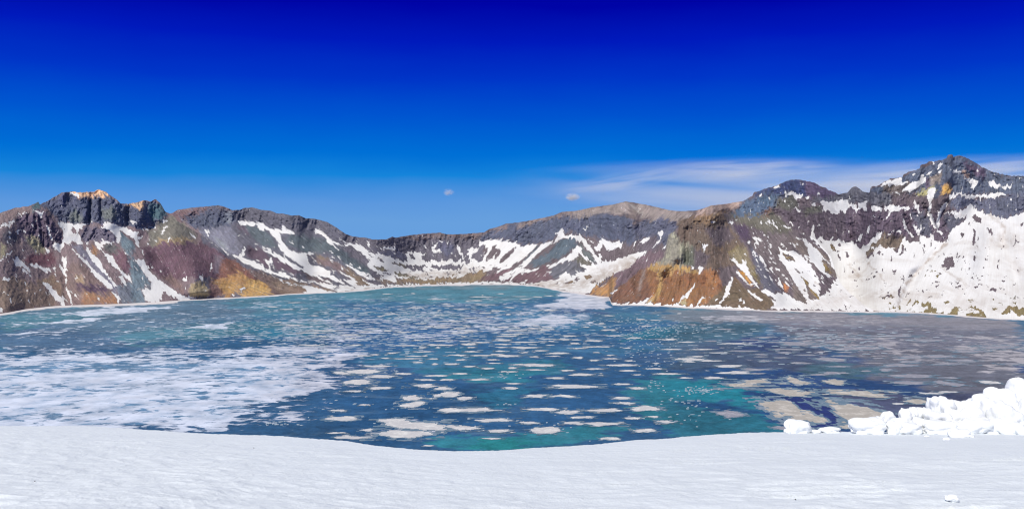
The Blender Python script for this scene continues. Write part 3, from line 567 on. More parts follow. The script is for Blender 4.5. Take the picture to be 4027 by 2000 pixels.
def grid_mesh(name, X, Y, Z, mat, attrs=None, smooth_=True, kind='structure'):
    R, C = X.shape
    me = bpy.data.meshes.new(name)
    v = np.stack([X, Y, Z], -1).reshape(-1, 3).astype(np.float32)
    idx = np.arange(R * C).reshape(R, C)
    q = np.stack([idx[:-1, :-1], idx[:-1, 1:], idx[1:, 1:], idx[1:, :-1]], -1).reshape(-1, 4)
    me.vertices.add(len(v)); me.vertices.foreach_set('co', v.ravel())
    me.loops.add(q.size); me.loops.foreach_set('vertex_index', q.ravel().astype(np.int32))
    me.polygons.add(len(q)); me.polygons.foreach_set('loop_start', np.arange(0, q.size, 4, dtype=np.int32))
    me.polygons.foreach_set('use_smooth', np.full(len(q), smooth_))
    me.update(calc_edges=True); me.validate()
    for k, a in (attrs or {}).items():
        if a.ndim == 3:
            at = me.attributes.new(k, 'FLOAT_COLOR', 'POINT')
            at.data.foreach_set('color', np.concatenate([a.reshape(-1, 3), np.ones((R * C, 1))], 1).astype(np.float32).ravel())
        else:
            at = me.attributes.new(k, 'FLOAT', 'POINT'); at.data.foreach_set('value', a.astype(np.float32).ravel())
    me.materials.append(mat)
    o = link(bpy.data.objects.new(name, me))
    if kind: o['kind'] = kind
    return o

# ------------------------------------------------------------------ the mountains
ROCKMAT = mountain_material()
def interp(x, s):
    P = sorted(pts(s)); return np.interp(x, [p[0] for p in P], [p[1] for p in P])

def sheet(name, x0, x1, step, rows, shore, sky_, jag=1.5, s_low=0.62, s_high=0.62, rib=1.0, seed=1, back=0.8, spurs=()):
    px = np.arange(x0, x1 + .01, step)
    if name == 'left_mountain': px = np.concatenate([np.arange(-2600, x0 - 1, 10.0), px])
    if name == 'right_mountain': px = np.concatenate([px, np.arange(px[-1] + 10, 6800, 10.0)])
    ysh = interp(px, shore); ysk = interp(px, sky_)
    ysk = ysk + jag * fbm(px / 9.0, 0 * px + seed, seed, 3) * sstep(0, 40, ysh - ysk)
    if name != 'headland_mountain':
        nk = 30 if name == 'right_mountain' else 14
        kk = np.hanning(2 * nk + 3)[1:-1]; kk /= kk.sum(); yp = np.pad(ysh, nk, mode='edge'); ysh = np.convolve(yp, kk, mode='valid')
    ysh = np.maximum(ysh, ysk + 1.0)
    t = np.linspace(0, 1, rows)[:, None]
    PY = ysh[None] + (ysk - ysh)[None] * t
    PX = np.repeat(px[None], rows, 0)
    cl = sample(cliffm, PX, PY); fl = sample(flatm, PX, PY)
    pyg = np.arange(1310.0, 590.0, -2.5)                   # integrate the slope upwards on an even grid
    QY = np.repeat(pyg[:, None], len(px), 1); QX = np.repeat(px[None], len(pyg), 0)
    qc = sample(cliffm, QX, QY); qf = sample(flatm, QX, QY); tt = np.clip((1200 - QY) / 400, 0, 1)
    s = (s_low + (s_high - s_low) * tt) * (1 - qc) + 1.9 * qc
    s = s * (1 - qf) + 0.13 * qf
    s = np.maximum(s * (1 + 0.45 * fbm(QX / 70.0, QY / 22.0, seed + 3, 3)), 0.08)
    k = (QY - HY) / F
    sk = np.maximum(s + k, 0.05)
    dk = -(k[1:] - k[:-1])
    G_ = np.concatenate([np.zeros((1, len(px))), np.cumsum(dk / (0.5 * (sk[1:] + sk[:-1])), 0)], 0)
    w = 61; ker = np.hanning(w + 2)[1:-1]; ker /= ker.sum()  # smoothed sideways so the cliffs do not tear
    Gp = np.pad(G_, ((0, 0), (w // 2, w // 2)), mode='edge')
    G_ = sum(ker[i] * Gp[:, i:i + len(px)] for i in range(w))
    def gat(py_):
        r_ = np.clip((1310.0 - py_) / 2.5, 0, len(pyg) - 1.001); i_ = r_.astype(int); f_ = r_ - i_
        cidx = np.broadcast_to(np.arange(len(px)), py_.shape)
        return G_[i_, cidx] * (1 - f_) + G_[i_ + 1, cidx] * f_
    I = gat(PY) - gat(ysh[None])
    D0 = H * F / (ysh - HY)
    D = D0[None] * np.exp(I)
    # relief: ribs and gullies running down the walls, displaced along the line of sight
    hgt = sstep(0, 30, ysh[None] - PY)
    warp = fbm(PX / 60, PY / 60, seed + 9, 2) * 14
    ribs = ridged((PX + warp) / 34.0, PY / 150.0, seed + 5, 3) - 0.5
    gul = fbm((PX + warp * .7 + (PY - 900) * 0.25) / 20.0, PY / 70.0, seed + 6, 4)
    rough = fbm(PX / 10.0, PY / 9.0, seed + 7, 4)
    big = fbm(PX / 130.0, PY / 100.0, seed + 8, 2)
    amp = rib * hgt * (1 - 0.8 * fl)
    snow_s = sample(snowm, PX, PY)
    soft = 1 - 0.75 * blurcols(snow_s)
    rel = amp * soft * ((5 + 12 * cl) * -ribs + (3.5 + 7 * cl) * gul + (2.2 + 5 * cl) * rough) + amp * 12 * big
    for (line, w_, a_) in spurs:          # traced spurs (towards the viewer) and gullies (away)
        for (xa, ya), (xb, yb) in zip(line[:-1], line[1:]):
            q = np.clip(((PX - xa) * (xb - xa) + (PY - ya) * (yb - ya)) / ((xb - xa) ** 2 + (yb - ya) ** 2), 0, 1)
            d = np.hypot(PX - xa - q * (xb - xa), PY - ya - q * (yb - ya))
            rel = rel - a_ * np.exp(-(d / w_) ** 2) * hgt * 0.42
    D = D + rel
    D = np.maximum(D, D0[None] - 25)
    D[0] = D0
    X = (PX - CX) / F * D; Z = H - (PY - HY) / F * D; Y = D
    # the far side falls away behind the ridge line
    nb = 14
    Xb, Yb, Zb = [], [], []
    for i in range(1, nb + 1):
        d = i * i * 5.0
        Dn = D[-1] + d
        zz = np.maximum(Z[-1] - back * d - 6 * fbm(px / 40.0, 0 * px + i, seed + 40, 2) - 0.02 * d, -30)
        Xb.append((px - CX) / F * Dn); Yb.append(Dn); Zb.append(zz)
    X = np.concatenate([X, Xb]); Y = np.concatenate([Y, Yb]); Z = np.concatenate([Z, Zb])
    # the foot of the slope dips below the lake
    X = np.concatenate([X[:1] * 0.99, X]); Y = np.concatenate([Y[:1] * 0.99, Y]); Z = np.concatenate([Z[:1] - 12, Z])
    wx = fbm(PX / 14, PY / 14, seed + 20, 4) * 9; wy = fbm(PX / 14, PY / 14, seed + 21, 4) * 9
    shr = interp(px, SHEAR[name])[None]
    U = PX - shr * (PY - 1000.0)                      # constant along the fall lines
    fx = fbm(U / 7.0, PY / 70.0, seed + 24, 3); fy = fbm(U / 9.0, PY / 60.0, seed + 25, 3)
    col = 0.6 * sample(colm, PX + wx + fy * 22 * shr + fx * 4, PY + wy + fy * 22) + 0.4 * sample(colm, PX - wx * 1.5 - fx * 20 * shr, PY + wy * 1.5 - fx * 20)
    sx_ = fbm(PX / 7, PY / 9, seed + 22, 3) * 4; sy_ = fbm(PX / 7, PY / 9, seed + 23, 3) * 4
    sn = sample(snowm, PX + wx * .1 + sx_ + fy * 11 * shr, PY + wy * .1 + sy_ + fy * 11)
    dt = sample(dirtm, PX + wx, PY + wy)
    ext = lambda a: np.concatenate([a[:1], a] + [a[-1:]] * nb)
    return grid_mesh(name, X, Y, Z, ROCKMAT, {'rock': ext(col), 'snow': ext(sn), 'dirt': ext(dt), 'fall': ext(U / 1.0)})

def blurcols(a):
    p = np.pad(a, ((2, 2), (4, 4)), mode='edge'); o = np.zeros_like(a)
    for i in range(5):
        for j in range(0, 9, 2): o += p[i:i + a.shape[0], j:j + a.shape[1]]
    return o / 25.0

SKY_LEFT = "-2600,820 -1800,760 -1200,830 -700,880 -400,850 -150,858 0,838 56,818 116,810 150,792 157,803 189,788 219,771 241,757 275,754 318,756 370,754 380,746 389,743 400,750 419,754 430,767 456,782 473,799 507,801 537,795 568,788 593,792 611,782 630,797 649,831 664,838 682,859 716,881 772,911 811,941 858,975 910,1007 965,1040 1021,1065 1133,1096 1245,1124 1345,1147 1360,1149"
SHORE_LEFT = "-2600,1560 -1600,1390 -700,1290 -300,1255 0,1232 30,1229 90,1216 206,1203 300,1199 473,1194 600,1187 710,1180 810,1173 950,1167 1060,1161 1140,1154 1250,1149.5 1345,1149 1360,1149"
SKY_FAR = "520,850 677,838 699,825 755,816 815,811 858,807 884,813 914,826 944,825 957,818 991,815 1030,825 1069,829 1086,838 1116,840 1150,848 1172,845 1202,858 1236,859 1274,869 1290,874 1325,896 1359,919 1389,930 1441,934 1462,941 1518,941 1530,935 1544,930 1556,934 1613,924 1673,918 1733,914 1755,921 1800,921 1903,913 1925,900 1959,891 1993,878 2041,874 2101,863 2174,848 2208,833 2264,829 2333,814 2402,805 2462,792 2510,799 2558,808 2627,825 2665,830 2730,828 2765,820 2794,808 2859,801 2919,791 3000,780 3100,790"
SHORE_FAR = "520,1140 1250,1141 1300,1146 1345,1147 1400,1141 1450,1135 1520,1128 1600,1122 1700,1118 1800,1116 2000,1116 2090,1119 2130,1125 2208,1141 2260,1147 2316,1150 3100,1150"
SKY_HEAD = "2300,1156 2317,1143 2343,1126 2386,1104 2412,1078 2472,1044 2515,1010 2545,986 2575,965 2601,945 2625,925 2631,919 2655,915 2668,912 2674,883 2690,876 2713,863 2740,856 2760,850 2785,846 2807,838 2815,833 2822,838 2829,833 2840,834 2855,842 2900,848 2940,851 2985,849 3010,838 3028,825 3041,838 3075,863 3131,911 3170,921 3213,945 3269,1010 3290,1085 3310,1120 3340,1150 3400,1200 3440,1222 3460,1224"
SHORE_HEAD = "2300,1157 2317,1158 2350,1163 2395,1167 2401,1180 2408,1196 2500,1197 2600,1201 2700,1206 2800,1210 2900,1214 3000,1219 3100,1220 3200,1220 3440,1224 3460,1226"
SKY_RIGHT = "2780,880 2852,843 2876,826 2919,793 2958,771 2964,757 3015,739 3058,728 3080,719 3092,714 3118,706 3150,709 3166,711 3196,715 3230,732 3264,749 3301,765 3333,756 3350,738 3360,733 3374,737 3393,754 3419,757 3424,736 3431,731 3456,729 3502,701 3549,696 3553,684 3568,679 3600,668 3617,663 3619,650 3636,645 3650,636 3683,633 3705,628 3722,624 3727,611 3731,607 3746,607 3749,620 3755,618 3762,612 3781,611 3809,625 3836,641 3874,663 3918,679 3962,690 4027,692 4150,700 4300,680 4500,720 4800,760 5400,700 6800,780"
SHORE_RIGHT = "2780,1150 3000,1150 3200,1160 3290,1185 3360,1195 3400,1203 3440,1222 3500,1222 3600,1226 3750,1236 3850,1246 3950,1252 4027,1255 4300,1262 4800,1290 5600,1370 6800,1500"
SHEAR = {'far_mountains': "520,0.9 1300,1.1 1600,0.7 1800,-0.3 1950,-0.9 2150,-1.1 2250,-.4 2330,0.7 2500,-.5 2700,-.8",
         'left_mountain': "-700,0.4 100,0.5 250,0.35 400,0.7 600,0.75 800,0.2 900,1.0 1200,2.0", 'right_mountain': "2780,0.4 3100,0.2 3300,0.0 3500,-0.2 3700,-.5 3900,-.1 4100,.2",
         'headland_mountain': "2302,-0.9 2500,-0.5 2650,-0.15 2800,-0.1 2900,0.5 3050,0.8 3300,0.9"}
def L(s, w, a): return (pts(s), w, a)
sheet('far_mountains', 520, 3100, 2.6, 210, SHORE_FAR, SKY_FAR, 1.2, 0.42, 0.75, 1.1, 11, spurs=[
    L("800,860 960,960 1150,1060 1300,1120", 26, 45), L("1140,880 1300,990 1450,1080", 30, 50), L("900,920 1000,1000 1150,1060", 22, -40),
    L("1730,930 1760,1000", 40, 40), L("2000,940 2050,900", 30, 40), L("2210,930 2130,1030 2000,1110", 24, 60), L("2260,940 2350,1030", 18, 50), L("2200,1080 2240,1010", 30, 45), L("2462,795 2480,880 2500,940", 30, 60), L("2400,960 2350,1040", 20, -50), L("2080,960 1980,1060", 14, -30)])
sheet('left_mountain', -700, 1358, 2.6, 260, SHORE_LEFT, SKY_LEFT, 2.2, 0.62, 0.75, 1.0, 21, spurs=[
    L("240,800 300,860", 26, 50), L("320,780 330,870", 24, 60), L("450,800 440,880", 26, 55), L("560,820 540,890", 26, 45), L("620,800 630,860", 24, 50), L("355,790 350,880", 7, -45), L("395,790 400,880", 7, -45), L("500,820 500,880", 9, -40),
    L("170,840 200,900 210,960", 30, 45), L("400,900 420,950", 36, 45), L("665,845 690,940 760,1080 800,1170", 60, 90), L("560,950 700,1100", 26, -45), L("450,1000 540,1180", 26, -30),
    L("500,960 480,1060", 16, 20), L("240,960 260,1180", 12, -25), L("120,960 60,1200", 40, 25), L("310,1000 350,1190", 30, 25), L("860,990 960,1160", 22, 35), L("-200,900 -150,1200", 60, 60)])
sheet('right_mountain', 2780, 4800, 2.6, 300, SHORE_RIGHT, SKY_RIGHT, 3.4, 0.45, 0.8, 1.05, 31, spurs=[
    L("3118,715 3130,760", 30, 40), L("3360,740 3350,860 3330,940", 24, 45), L("3446,740 3440,830", 20, 40), L("3738,610 3735,700 3700,800", 16, 55), L("3780,620 3860,700", 30, 50), L("3620,660 3600,740", 20, 45),
    L("3690,790 3690,880", 12, 35), L("3790,790 3780,840", 26, 50), L("3960,780 3960,850", 40, 60), L("3640,820 3680,900", 9, -45), L("3730,790 3690,880", 10, -45), L("3560,850 3590,930", 9, -35),
    L("3520,850 3500,940", 24, 40), L("3420,860 3400,960", 22, 40), L("3240,860 3230,940", 22, 30), L("3285,880 3290,940", 5, -30), L("3346,860 3350,930", 5, -30), L("3900,830 3840,900 3820,1000 3790,1100", 50, 60), L("3720,950 3600,1080 3540,1210", 20, -55),
    L("3950,870 3950,950 4000,1100", 30, -45), L("4100,900 4080,1100 4050,1240", 60, 50), L("3400,1050 3450,1200", 60, -40), L("3700,1060 3720,1220", 30, 25)])
sheet('headland_mountain', 2302, 3458, 2.4, 230, SHORE_HEAD, SKY_HEAD, 2.0, 0.62, 0.72, 1.0, 41, spurs=[
    L("2820,840 2800,960 2790,1040 2850,1200", 50, 15), L("2650,920 2660,1010 2600,1060 2560,1200", 24, 60), L("2700,900 2700,1030", 9, -35), L("2830,840 2930,960 3000,1080 3060,1210", 34, 50), L("3030,835 3130,960 3240,1080", 30, 60),
    L("2900,870 2960,980 3060,1100 3130,1200", 30, -20), L("2480,1110 2500,1190", 14, 30), L("2590,1070 2585,1190", 8, -18), L("2740,1050 2690,1190", 10, -20), L("2860,1100 2840,1200", 12, -25), L("2775,1100 2745,1200", 9, -18), L("2540,1000 2400,1120", 26, 30)])

# base ground under and behind everything, out to the horizon
m, nt, b, out = newmat('distant_ground')
P = N(nt, 'NewGeometry').outputs['Position']
n = noise(nt, P, 0.0012, 6, 0.6)
nt.links.new(mixc(nt, smooth(nt, n, .45, .55), (0.10, 0.085, 0.085), (0.6, 0.6, 0.6)), b.inputs['Base Color'])
b.inputs['Roughness'].default_value = 0.95
g = np.concatenate([-np.geomspace(90000, 200, 90), [0], np.geomspace(200, 90000, 90)])
GX, GY = np.meshgrid(g, g)
GZ = -32 - 2300 * sstep(7000, 16000, np.hypot(GX, GY)) - GX * 0   # the massif stands high above the plains around it
grid_mesh('ground', GX, GY, GZ, m)

# ------------------------------------------------------------------ the frozen lake
LAKE = """
96,140,160 20 P -600,1100 4500,1100 4500,1300 -600,1300
70,112,150 25 P -600,1240 4500,1240 4500,1420 -600,1420
38,68,124 22 P -600,1390 4500,1380 4500,1500 -600,1500
36,62,112 24 P -600,1490 4500,1480 4500,1900 -600,1900
118,124,148 14 L 0,150 1000,70 1700,40 1900,180 900,330 0,360
96,104,142 12 L 0,250 500,260 1200,330 1100,450 0,520
100,138,152 10 L 0,160 500,150 900,130 500,230 0,300 ; 900,300 1500,230 2400,200 2500,290 1700,330 900,400
40,74,124 9 L 0,450 1000,420 1700,330 2576,340 2576,520 1400,520 0,560
44,112,140 12 L 1900,260 2576,260 2576,340 1800,330
132,156,200 10 L -600,530 1300,500 2350,545 2150,760 1600,950 -600,1020
150,165,205 14 L 0,770 700,780 900,920 700,1000 0,1000
60,100,150 14 M 0,100 2467,100 2467,240 0,240
100,148,160 12 M 0,60 1000,40 1500,60 1700,120 1000,170 0,150
150,150,150 8 M 560,40 1300,35 1300,60 600,60
98,100,150 14 M 900,220 2000,200 1900,300 1000,300
48,84,140 14 M 0,240 1200,300 2467,300 2467,480 0,520
44,76,138 12 M 0,340 1000,320 1000,460 0,540
64,120,160 9 M 200,560 900,480 1100,560 700,660 300,640
70,120,165 10 M 1050,180 1900,260 2000,380 1300,340
52,66,118 10 M 0,600 500,600 600,680 300,760 0,780
64,78,130 10 M 1900,560 2467,520 2467,620 2000,600
38,108,132 9 M 600,660 1500,560 1800,620 1400,740 900,720 ; 1950,400 2467,330 2467,420 2100,440
36,126,140 8 M 700,700 1450,640 1400,720 1100,740
32,104,140 9 M 1050,800 1500,760 1350,920 1100,920
28,60,118 10 M 500,700 1000,740 900,1000 500,980 0,1060 0,840 ; 1400,680 2000,700 2467,820 2100,960 1500,960 ; 200,950 900,1000 1800,960 2467,1000 2467,1110 1400,1060 700,1160 300,1180 0,1140
34,124,132 9 M 1150,1130 1900,1040 2200,1060 1700,1190 1000,1230 700,1190 800,1120
20,138,124 7 M 1050,1150 1500,1140 1300,1210 1050,1215
36,122,132 8 M 2150,780 2300,690 2467,620 2467,1100 2250,980
156,142,150 8 N -100,130 500,130 2576,200 2576,330 1200,330 600,230 -100,230
122,112,126 12 N 600,230 2576,280 2576,480 1500,500 800,340
76,100,118 10 N -100,230 600,240 560,330 300,360 -100,400
80,82,108 12 N -100,380 700,330 1200,480 1500,600 900,600 300,560 -100,600
118,108,118 14 N 1300,460 2576,420 2576,800 2000,760 1400,620
58,66,112 10 N 400,340 800,340 700,450 350,440
78,104,118 8 N 900,540 1100,520 1600,600 1300,640 950,600
24,128,142 5 N -100,640 150,650 350,700 560,730 480,760 700,860 300,860 -100,820
40,112,130 7 N -100,800 700,850 780,1000 700,1050 -100,1100
30,66,116 7 N 0,820 300,800 560,880 420,980 600,860 850,900 900,1050 700,960 500,900 200,880
44,48,112 7 N 750,780 1900,800 1900,900 1600,900 1100,1020 800,1000
84,78,106 10 N 1000,720 1900,780 2300,740 2200,900 1600,960 1300,860
44,66,120 8 N 700,600 1300,680 1300,740 700,680
"""
WDEN = [
    (.45, 6, 'N 450,140 2700,200 2700,270 1200,260 600,225'),
    (.36, 22, 'P 850,1380 1550,1360 1560,1450 1400,1560 1150,1680 700,1720'),  # density of drifted snow lying on the ice: value, blur, outline
    (.17, 10, "P -600,1180 4500,1180 4500,1420 -600,1420"), (.40, 8, "P 1100,1230 2300,1190 2350,1290 1900,1330 1100,1360"), (.28, 8, "P 700,1180 1500,1150 2200,1160 2000,1230 900,1260"),
    (.28, 8, "P 0,1200 600,1200 1100,1330 1300,1400 0,1420"), (.55, 8, "P -600,1390 600,1385 1400,1350 1450,1400 1200,1430 -600,1440"), (.62, 22, "L -800,570 500,550 1200,540 2200,560 2350,620 2150,720 2050,820 1750,900 1400,1000 1000,1100 -800,1100"),
    (.62, 8, "L 1600,520 2576,450 2576,560 2000,600"), (.6, 6, "L 2100,600 2576,620 2400,740 2200,780"), (.62, 6, "L 1100,960 1500,900 2000,880 1700,940 1650,1040 1300,1060"),
    (.35, 10, "N 900,290 3600,320 3600,560 1600,560 1000,480"), (.5, 10, "N 2100,340 3600,340 3600,640 2200,610 2300,520 2100,460"), (.5, 7, "N 1250,330 1650,330 1600,440 1000,420"),
    (.6, 4, "N 150,180 900,170 700,215 200,215"), (.4, 4, "N 600,150 1600,190 1800,230 1000,220 600,190"), (.95, 4, "D 900,1075 1000,1052 1200,1058 1380,1112 1400,1165 1300,1195 1100,1195 950,1170 1000,1130"), (.8, 4, "D 740,1160 950,1125 1150,1180 850,1190"),
    (.8, 4, "M 1370,290 1500,262 1700,262 1800,290 1650,312 1400,318"), (.75, 3, "L 500,160 900,110 1400,90 1000,150 600,180"), (.85, 2, "L 80,245 300,225 600,200 800,195 700,212 350,235"), (.85, 2, "L 0,325 200,300 380,290 300,305 100,325"),
    (.85, 2, "L 1350,275 1600,235 1800,220 1700,262"), (.4, 5, "M 350,1000 700,1000 850,1050 600,1150 320,1110"),
]
SHORE_ALL = "-600,1283 -300,1255 0,1232 90,1216 206,1203 300,1199 473,1194 600,1187 710,1180 810,1173 950,1167 1060,1161 1140,1154 1250,1149.5 1345,1147 1400,1141 1450,1135 1520,1128 1600,1122 1700,1118 1800,1116 2000,1116 2090,1119 2130,1125 2208,1141 2260,1147 2316,1158 2395,1167 2408,1196 2500,1197 2600,1201 2800,1210 3000,1219 3100,1220 3440,1224 3600,1226 3750,1236 3850,1246 4027,1255 4500,1275"
def lakec(c):
    c = np.array(c, float); g_ = c.mean()
    return srgb(c) * 0.86
lakem = blank(3); lakem[:] = lakec((60, 90, 130))
wdm = blank()
for line in LAKE.strip().splitlines():
    rgb, bl, rest = line.split(' ', 2)
    c = lakec([int(v) for v in rgb.split(',')])
    for chunk in rest[1:].split(';'):
        a = blank(); q = fillpoly(tr(rest[0], pts(chunk)))
        a[q[0]][q[1]] = 1
        y0 = max(0, q[0][0].start - 60); y1 = min(MH, q[0][0].stop + 60)
        # blur in real lake space is far wider sideways than upwards
        sub = a[y0:y1]
        sub = blur(sub, max(2, int(bl) // 2))
        r_ = int(int(bl) * 2.5)
        cs = np.cumsum(np.pad(sub, ((0, 0), (r_ + 1, r_)), mode='edge'), axis=1, dtype=np.float64)
        sub = ((cs[:, 2 * r_ + 1:] - cs[:, :-2 * r_ - 1]) / (2 * r_ + 1)).astype(np.float32)[..., None]
        lakem[y0:y1] = lakem[y0:y1] * (1 - sub) + c.astype(np.float32) * sub
wl = (0.50 - 0.30 * sstep(2500, 3100, np.arange(MX0, MX0 + MW)))[None, :, None]
lakem = (lakem ** (1 / 2.2) * (1 - wl) + (srgb([64, 114, 136]) * 1.0).astype(np.float32) ** (1 / 2.2) * wl) ** 2.2
for v, bl, s in WDEN:
    a = blank(); q = fillpoly(tr(s[0], pts(s[1:]))); a[q[0]][q[1]] = 1
    y0 = max(0, q[0][0].start - 40); y1 = min(MH, q[0][0].stop + 40)
    sub = blur(a[y0:y1], bl)
    wdm[y0:y1] = wdm[y0:y1] * (1 - sub) + v * sub

m, nt, b, out = newmat('lake_ice')
geo = N(nt, 'NewGeometry'); P = geo.outputs['Position']
ca = N(nt, 'Attribute', attribute_name='ice'); wa_ = N(nt, 'Attribute', attribute_name='drift'); fr = N(nt, 'Attribute', attribute_name='fringe')
n1 = noise(nt, P, 0.006, 7, 0.68, 0.4); n2 = noise(nt, P, 0.05, 5, 0.7)
n3 = noise(nt, P, 0.22, 4, 0.7)
v = math_(nt, 'MULTIPLY_ADD', n1, 1.5, math_(nt, 'MULTIPLY_ADD', n2, 1.5, -0.95))
v = math_(nt, 'MULTIPLY_ADD', n3, 0.9, v)
ice = scalec(nt, ca.outputs['Color'], math_(nt, 'MAXIMUM', v, 0.3))
pale = smooth(nt, noise(nt, P, 0.011, 7, 0.7, 0.6, (0.6, 1.2, 1)), 0.52, 0.75)
ice = mixc(nt, math_(nt, 'MULTIPLY', pale, 0.30), ice, (0.24, 0.36, 0.46))
w1 = noise(nt, P, 0.05, 8, 0.68, 0.3, (0.6, 1.0, 1)); w2 = noise(nt, P, 0.009, 4, 0.55)
wv = math_(nt, 'MULTIPLY_ADD', math_(nt, 'SUBTRACT', w2, 0.5), 0.5, w1)
thr = math_(nt, 'MULTIPLY_ADD', wa_.outputs['Fac'], 0.50, -0.22)         # 0 -> far below, 1 -> nearly all covered
wv = math_(nt, 'ADD', wv, thr)
wm = math_(nt, 'MULTIPLY', smooth(nt, wv, 0.475, 0.575), smooth(nt, wa_.outputs['Fac'], 0.02, 0.06))
wcol = N(nt, 'Attribute', attribute_name='driftcol')
s1 = noise(nt, P, 0.02, 6, 0.65)
snowc = scalec(nt, wcol.outputs['Color'], math_(nt, 'MULTIPLY_ADD', s1, 1.1, 0.46))
wm2 = math_(nt, 'MULTIPLY', wm, smooth(nt, noise(nt, P, 0.016, 5, 0.65), 0.1, 0.62))
col = mixc(nt, wm2, ice, snowc)
fm = smooth(nt, math_(nt, 'MULTIPLY_ADD', math_(nt, 'SUBTRACT', s1, 0.5), 0.8, fr.outputs['Fac']), 0.35, 0.5)
col = mixc(nt, fm, col, (0.66, 0.62, 0.62))
nt.links.new(col, b.inputs['Base Color'])
b.inputs['Roughness'].default_value = 0.6
b.inputs['Specular IOR Level'].default_value = 0.12
px = np.concatenate([np.arange(-4500, -900, 30.0), np.arange(-900, 5000, 6.0), np.arange(5000, 8600, 30.0)])
py = np.concatenate([np.arange(1092, 1300, 1.3), np.arange(1300, 1860, 2.2), [1900, 1960, 2050, 2200]])
PX, PY = np.meshgrid(px, py)
D = H * F / (PY - HY)
fringe = np.exp(-np.maximum(0, PY - interp(PX, SHORE_ALL)) / (3.5 + 4 * vnoise(PX / 90, 0 * PX, 5) + np.where(PX < 700, 5, 0) + 6 * np.exp(-((PX - 2200) / 110) ** 2) * 0))
wx = fbm(PX / 80, PY / 10, 50, 4) * 110; wy = fbm(PX / 70, PY / 9, 51, 4) * 20
dc = np.zeros(PX.shape + (3,))
warm = sstep(2300, 3300, PX)[..., None]
near = sstep(1450, 1650, PY)[..., None]
leftw = (1 - sstep(900, 1250, PX))[..., None]
dc[:] = np.array([0.58, 0.60, 0.68])
dc = dc * (1 - warm) + (np.array([0.42, 0.40, 0.43]) * (1 - near) + np.array([0.54, 0.51, 0.47]) * near) * warm
dc = dc * (1 - leftw) + np.array([0.62, 0.67, 0.78]) * leftw
grid_mesh('lake_water', (PX - CX) / F * D, D, 0 * D, m,
          {'ice': sample(lakem, PX + wx, PY + wy), 'drift': sample(wdm, PX + wx * .6, PY + wy * .6), 'fringe': fringe, 'driftcol': dc})

# ------------------------------------------------------------------ foreground snow slope
CREST = "-1500,1640 -600,1660 0,1674 314,1672 450,1680 592,1690 744,1700 1100,1713 1350,1731 1464,1750 1628,1765 1792,1772 1957,1769 2121,1759 2340,1746 2504,1729 2650,1721 2677,1717 2780,1710 2902,1700 3080,1697 3358,1696 3600,1698 4027,1703 4500,1705 5600,1690"
def ground_depth(k):
    return 0.8 / np.maximum(k - 0.18, 0.008)
def snow_material(name, base, bump_s, detail_scale):
    m, nt, b, out = newmat(name)
    P = N(nt, 'NewGeometry').outputs['Position']
    a = noise(nt, P, 0.8 * detail_scale, 6, 0.6, 0.3); c = noise(nt, P, 9 * detail_scale, 5, 0.7)
    g_ = noise(nt, P, 60 * detail_scale, 3, 0.7)
    f = math_(nt, 'MULTIPLY_ADD', a, 0.10, math_(nt, 'MULTIPLY_ADD', g_, 0.10, 0.90))
    rgbn = N(nt, 'RGB'); rgbn.outputs[0].default_value = (*base, 1)
    nt.links.new(scalec(nt, rgbn.outputs[0], f), b.inputs['Base Color'])
    b.inputs['Roughness'].default_value = 0.75; b.inputs['Specular IOR Level'].default_value = 0.25
    h = math_(nt, 'MULTIPLY_ADD', c, 0.5, a); h = math_(nt, 'MULTIPLY_ADD', g_, 0.12, h)
    bp = N(nt, 'Bump'); bp.inputs['Strength'].default_value = bump_s; bp.inputs['Distance'].default_value = 0.03
    nt.links.new(h, bp.inputs['Height']); nt.links.new(bp.outputs[0], b.inputs['Normal'])
    return m
SNOWMAT = snow_material('crusted_snow', (0.755, 0.80, 0.835), 1.0, 1.0)
CHUNKMAT = snow_material('broken_snow', (0.84, 0.86, 0.875), 0.35, 2.0)
px = np.concatenate([np.arange(-14000, -2600, 120.0), np.arange(-2600, -100, 25.0), np.arange(-100, 4130, 5.0), np.arange(4140, 6700, 25.0), np.arange(6700, 18000, 120.0)])
kc = (interp(px, CREST) + 1.8 * fbm(px / 60, 0 * px, 60, 3) + 1.3 * fbm(px / 11, 0 * px, 61, 3) - HY) / F
NR = 420
t = np.linspace(0, 1, NR)[:, None]
k0 = 0.55
K = k0 + (kc - k0)[None] * (1 - (1 - t) ** 1.25)
Dg = ground_depth(K)
X = (px - CX) / F * Dg; Y = Dg.copy(); Z = H - K * Dg
def ripples(X, Y):
    u = X * 0.55 + Y * 0.83; v_ = X * 0.83 - Y * 0.55
    ang = sstep(-2.5, 1.5, X)
    u2 = X * 0.12 + Y * 0.99; v2 = X * 0.99 - Y * 0.12
    w1 = fbm(X * .7, Y * .7, 71, 3) * 0.7
    ra = ridged((u + w1 * .5) * 4.6, v_ * 1.5 + w1, 72, 3); rb = ridged((u2 + w1 * .5) * 4.2, v2 * 1.3 + w1, 73, 3)
    pat = sstep(-.35, .5, fbm(X * .35, Y * .35, 74, 2))
    return (ra * (1 - ang) + rb * ang * 0.8) * (0.35 + 0.65 * pat)
edge = 1 - t ** 8
Z = Z + edge * (0.06 * ripples(X, Y) + 0.012 * fbm(X * 5, Y * 5, 75, 4) - 0.012 + 0.03 * fbm(X * .8, Y * .5, 76, 2))
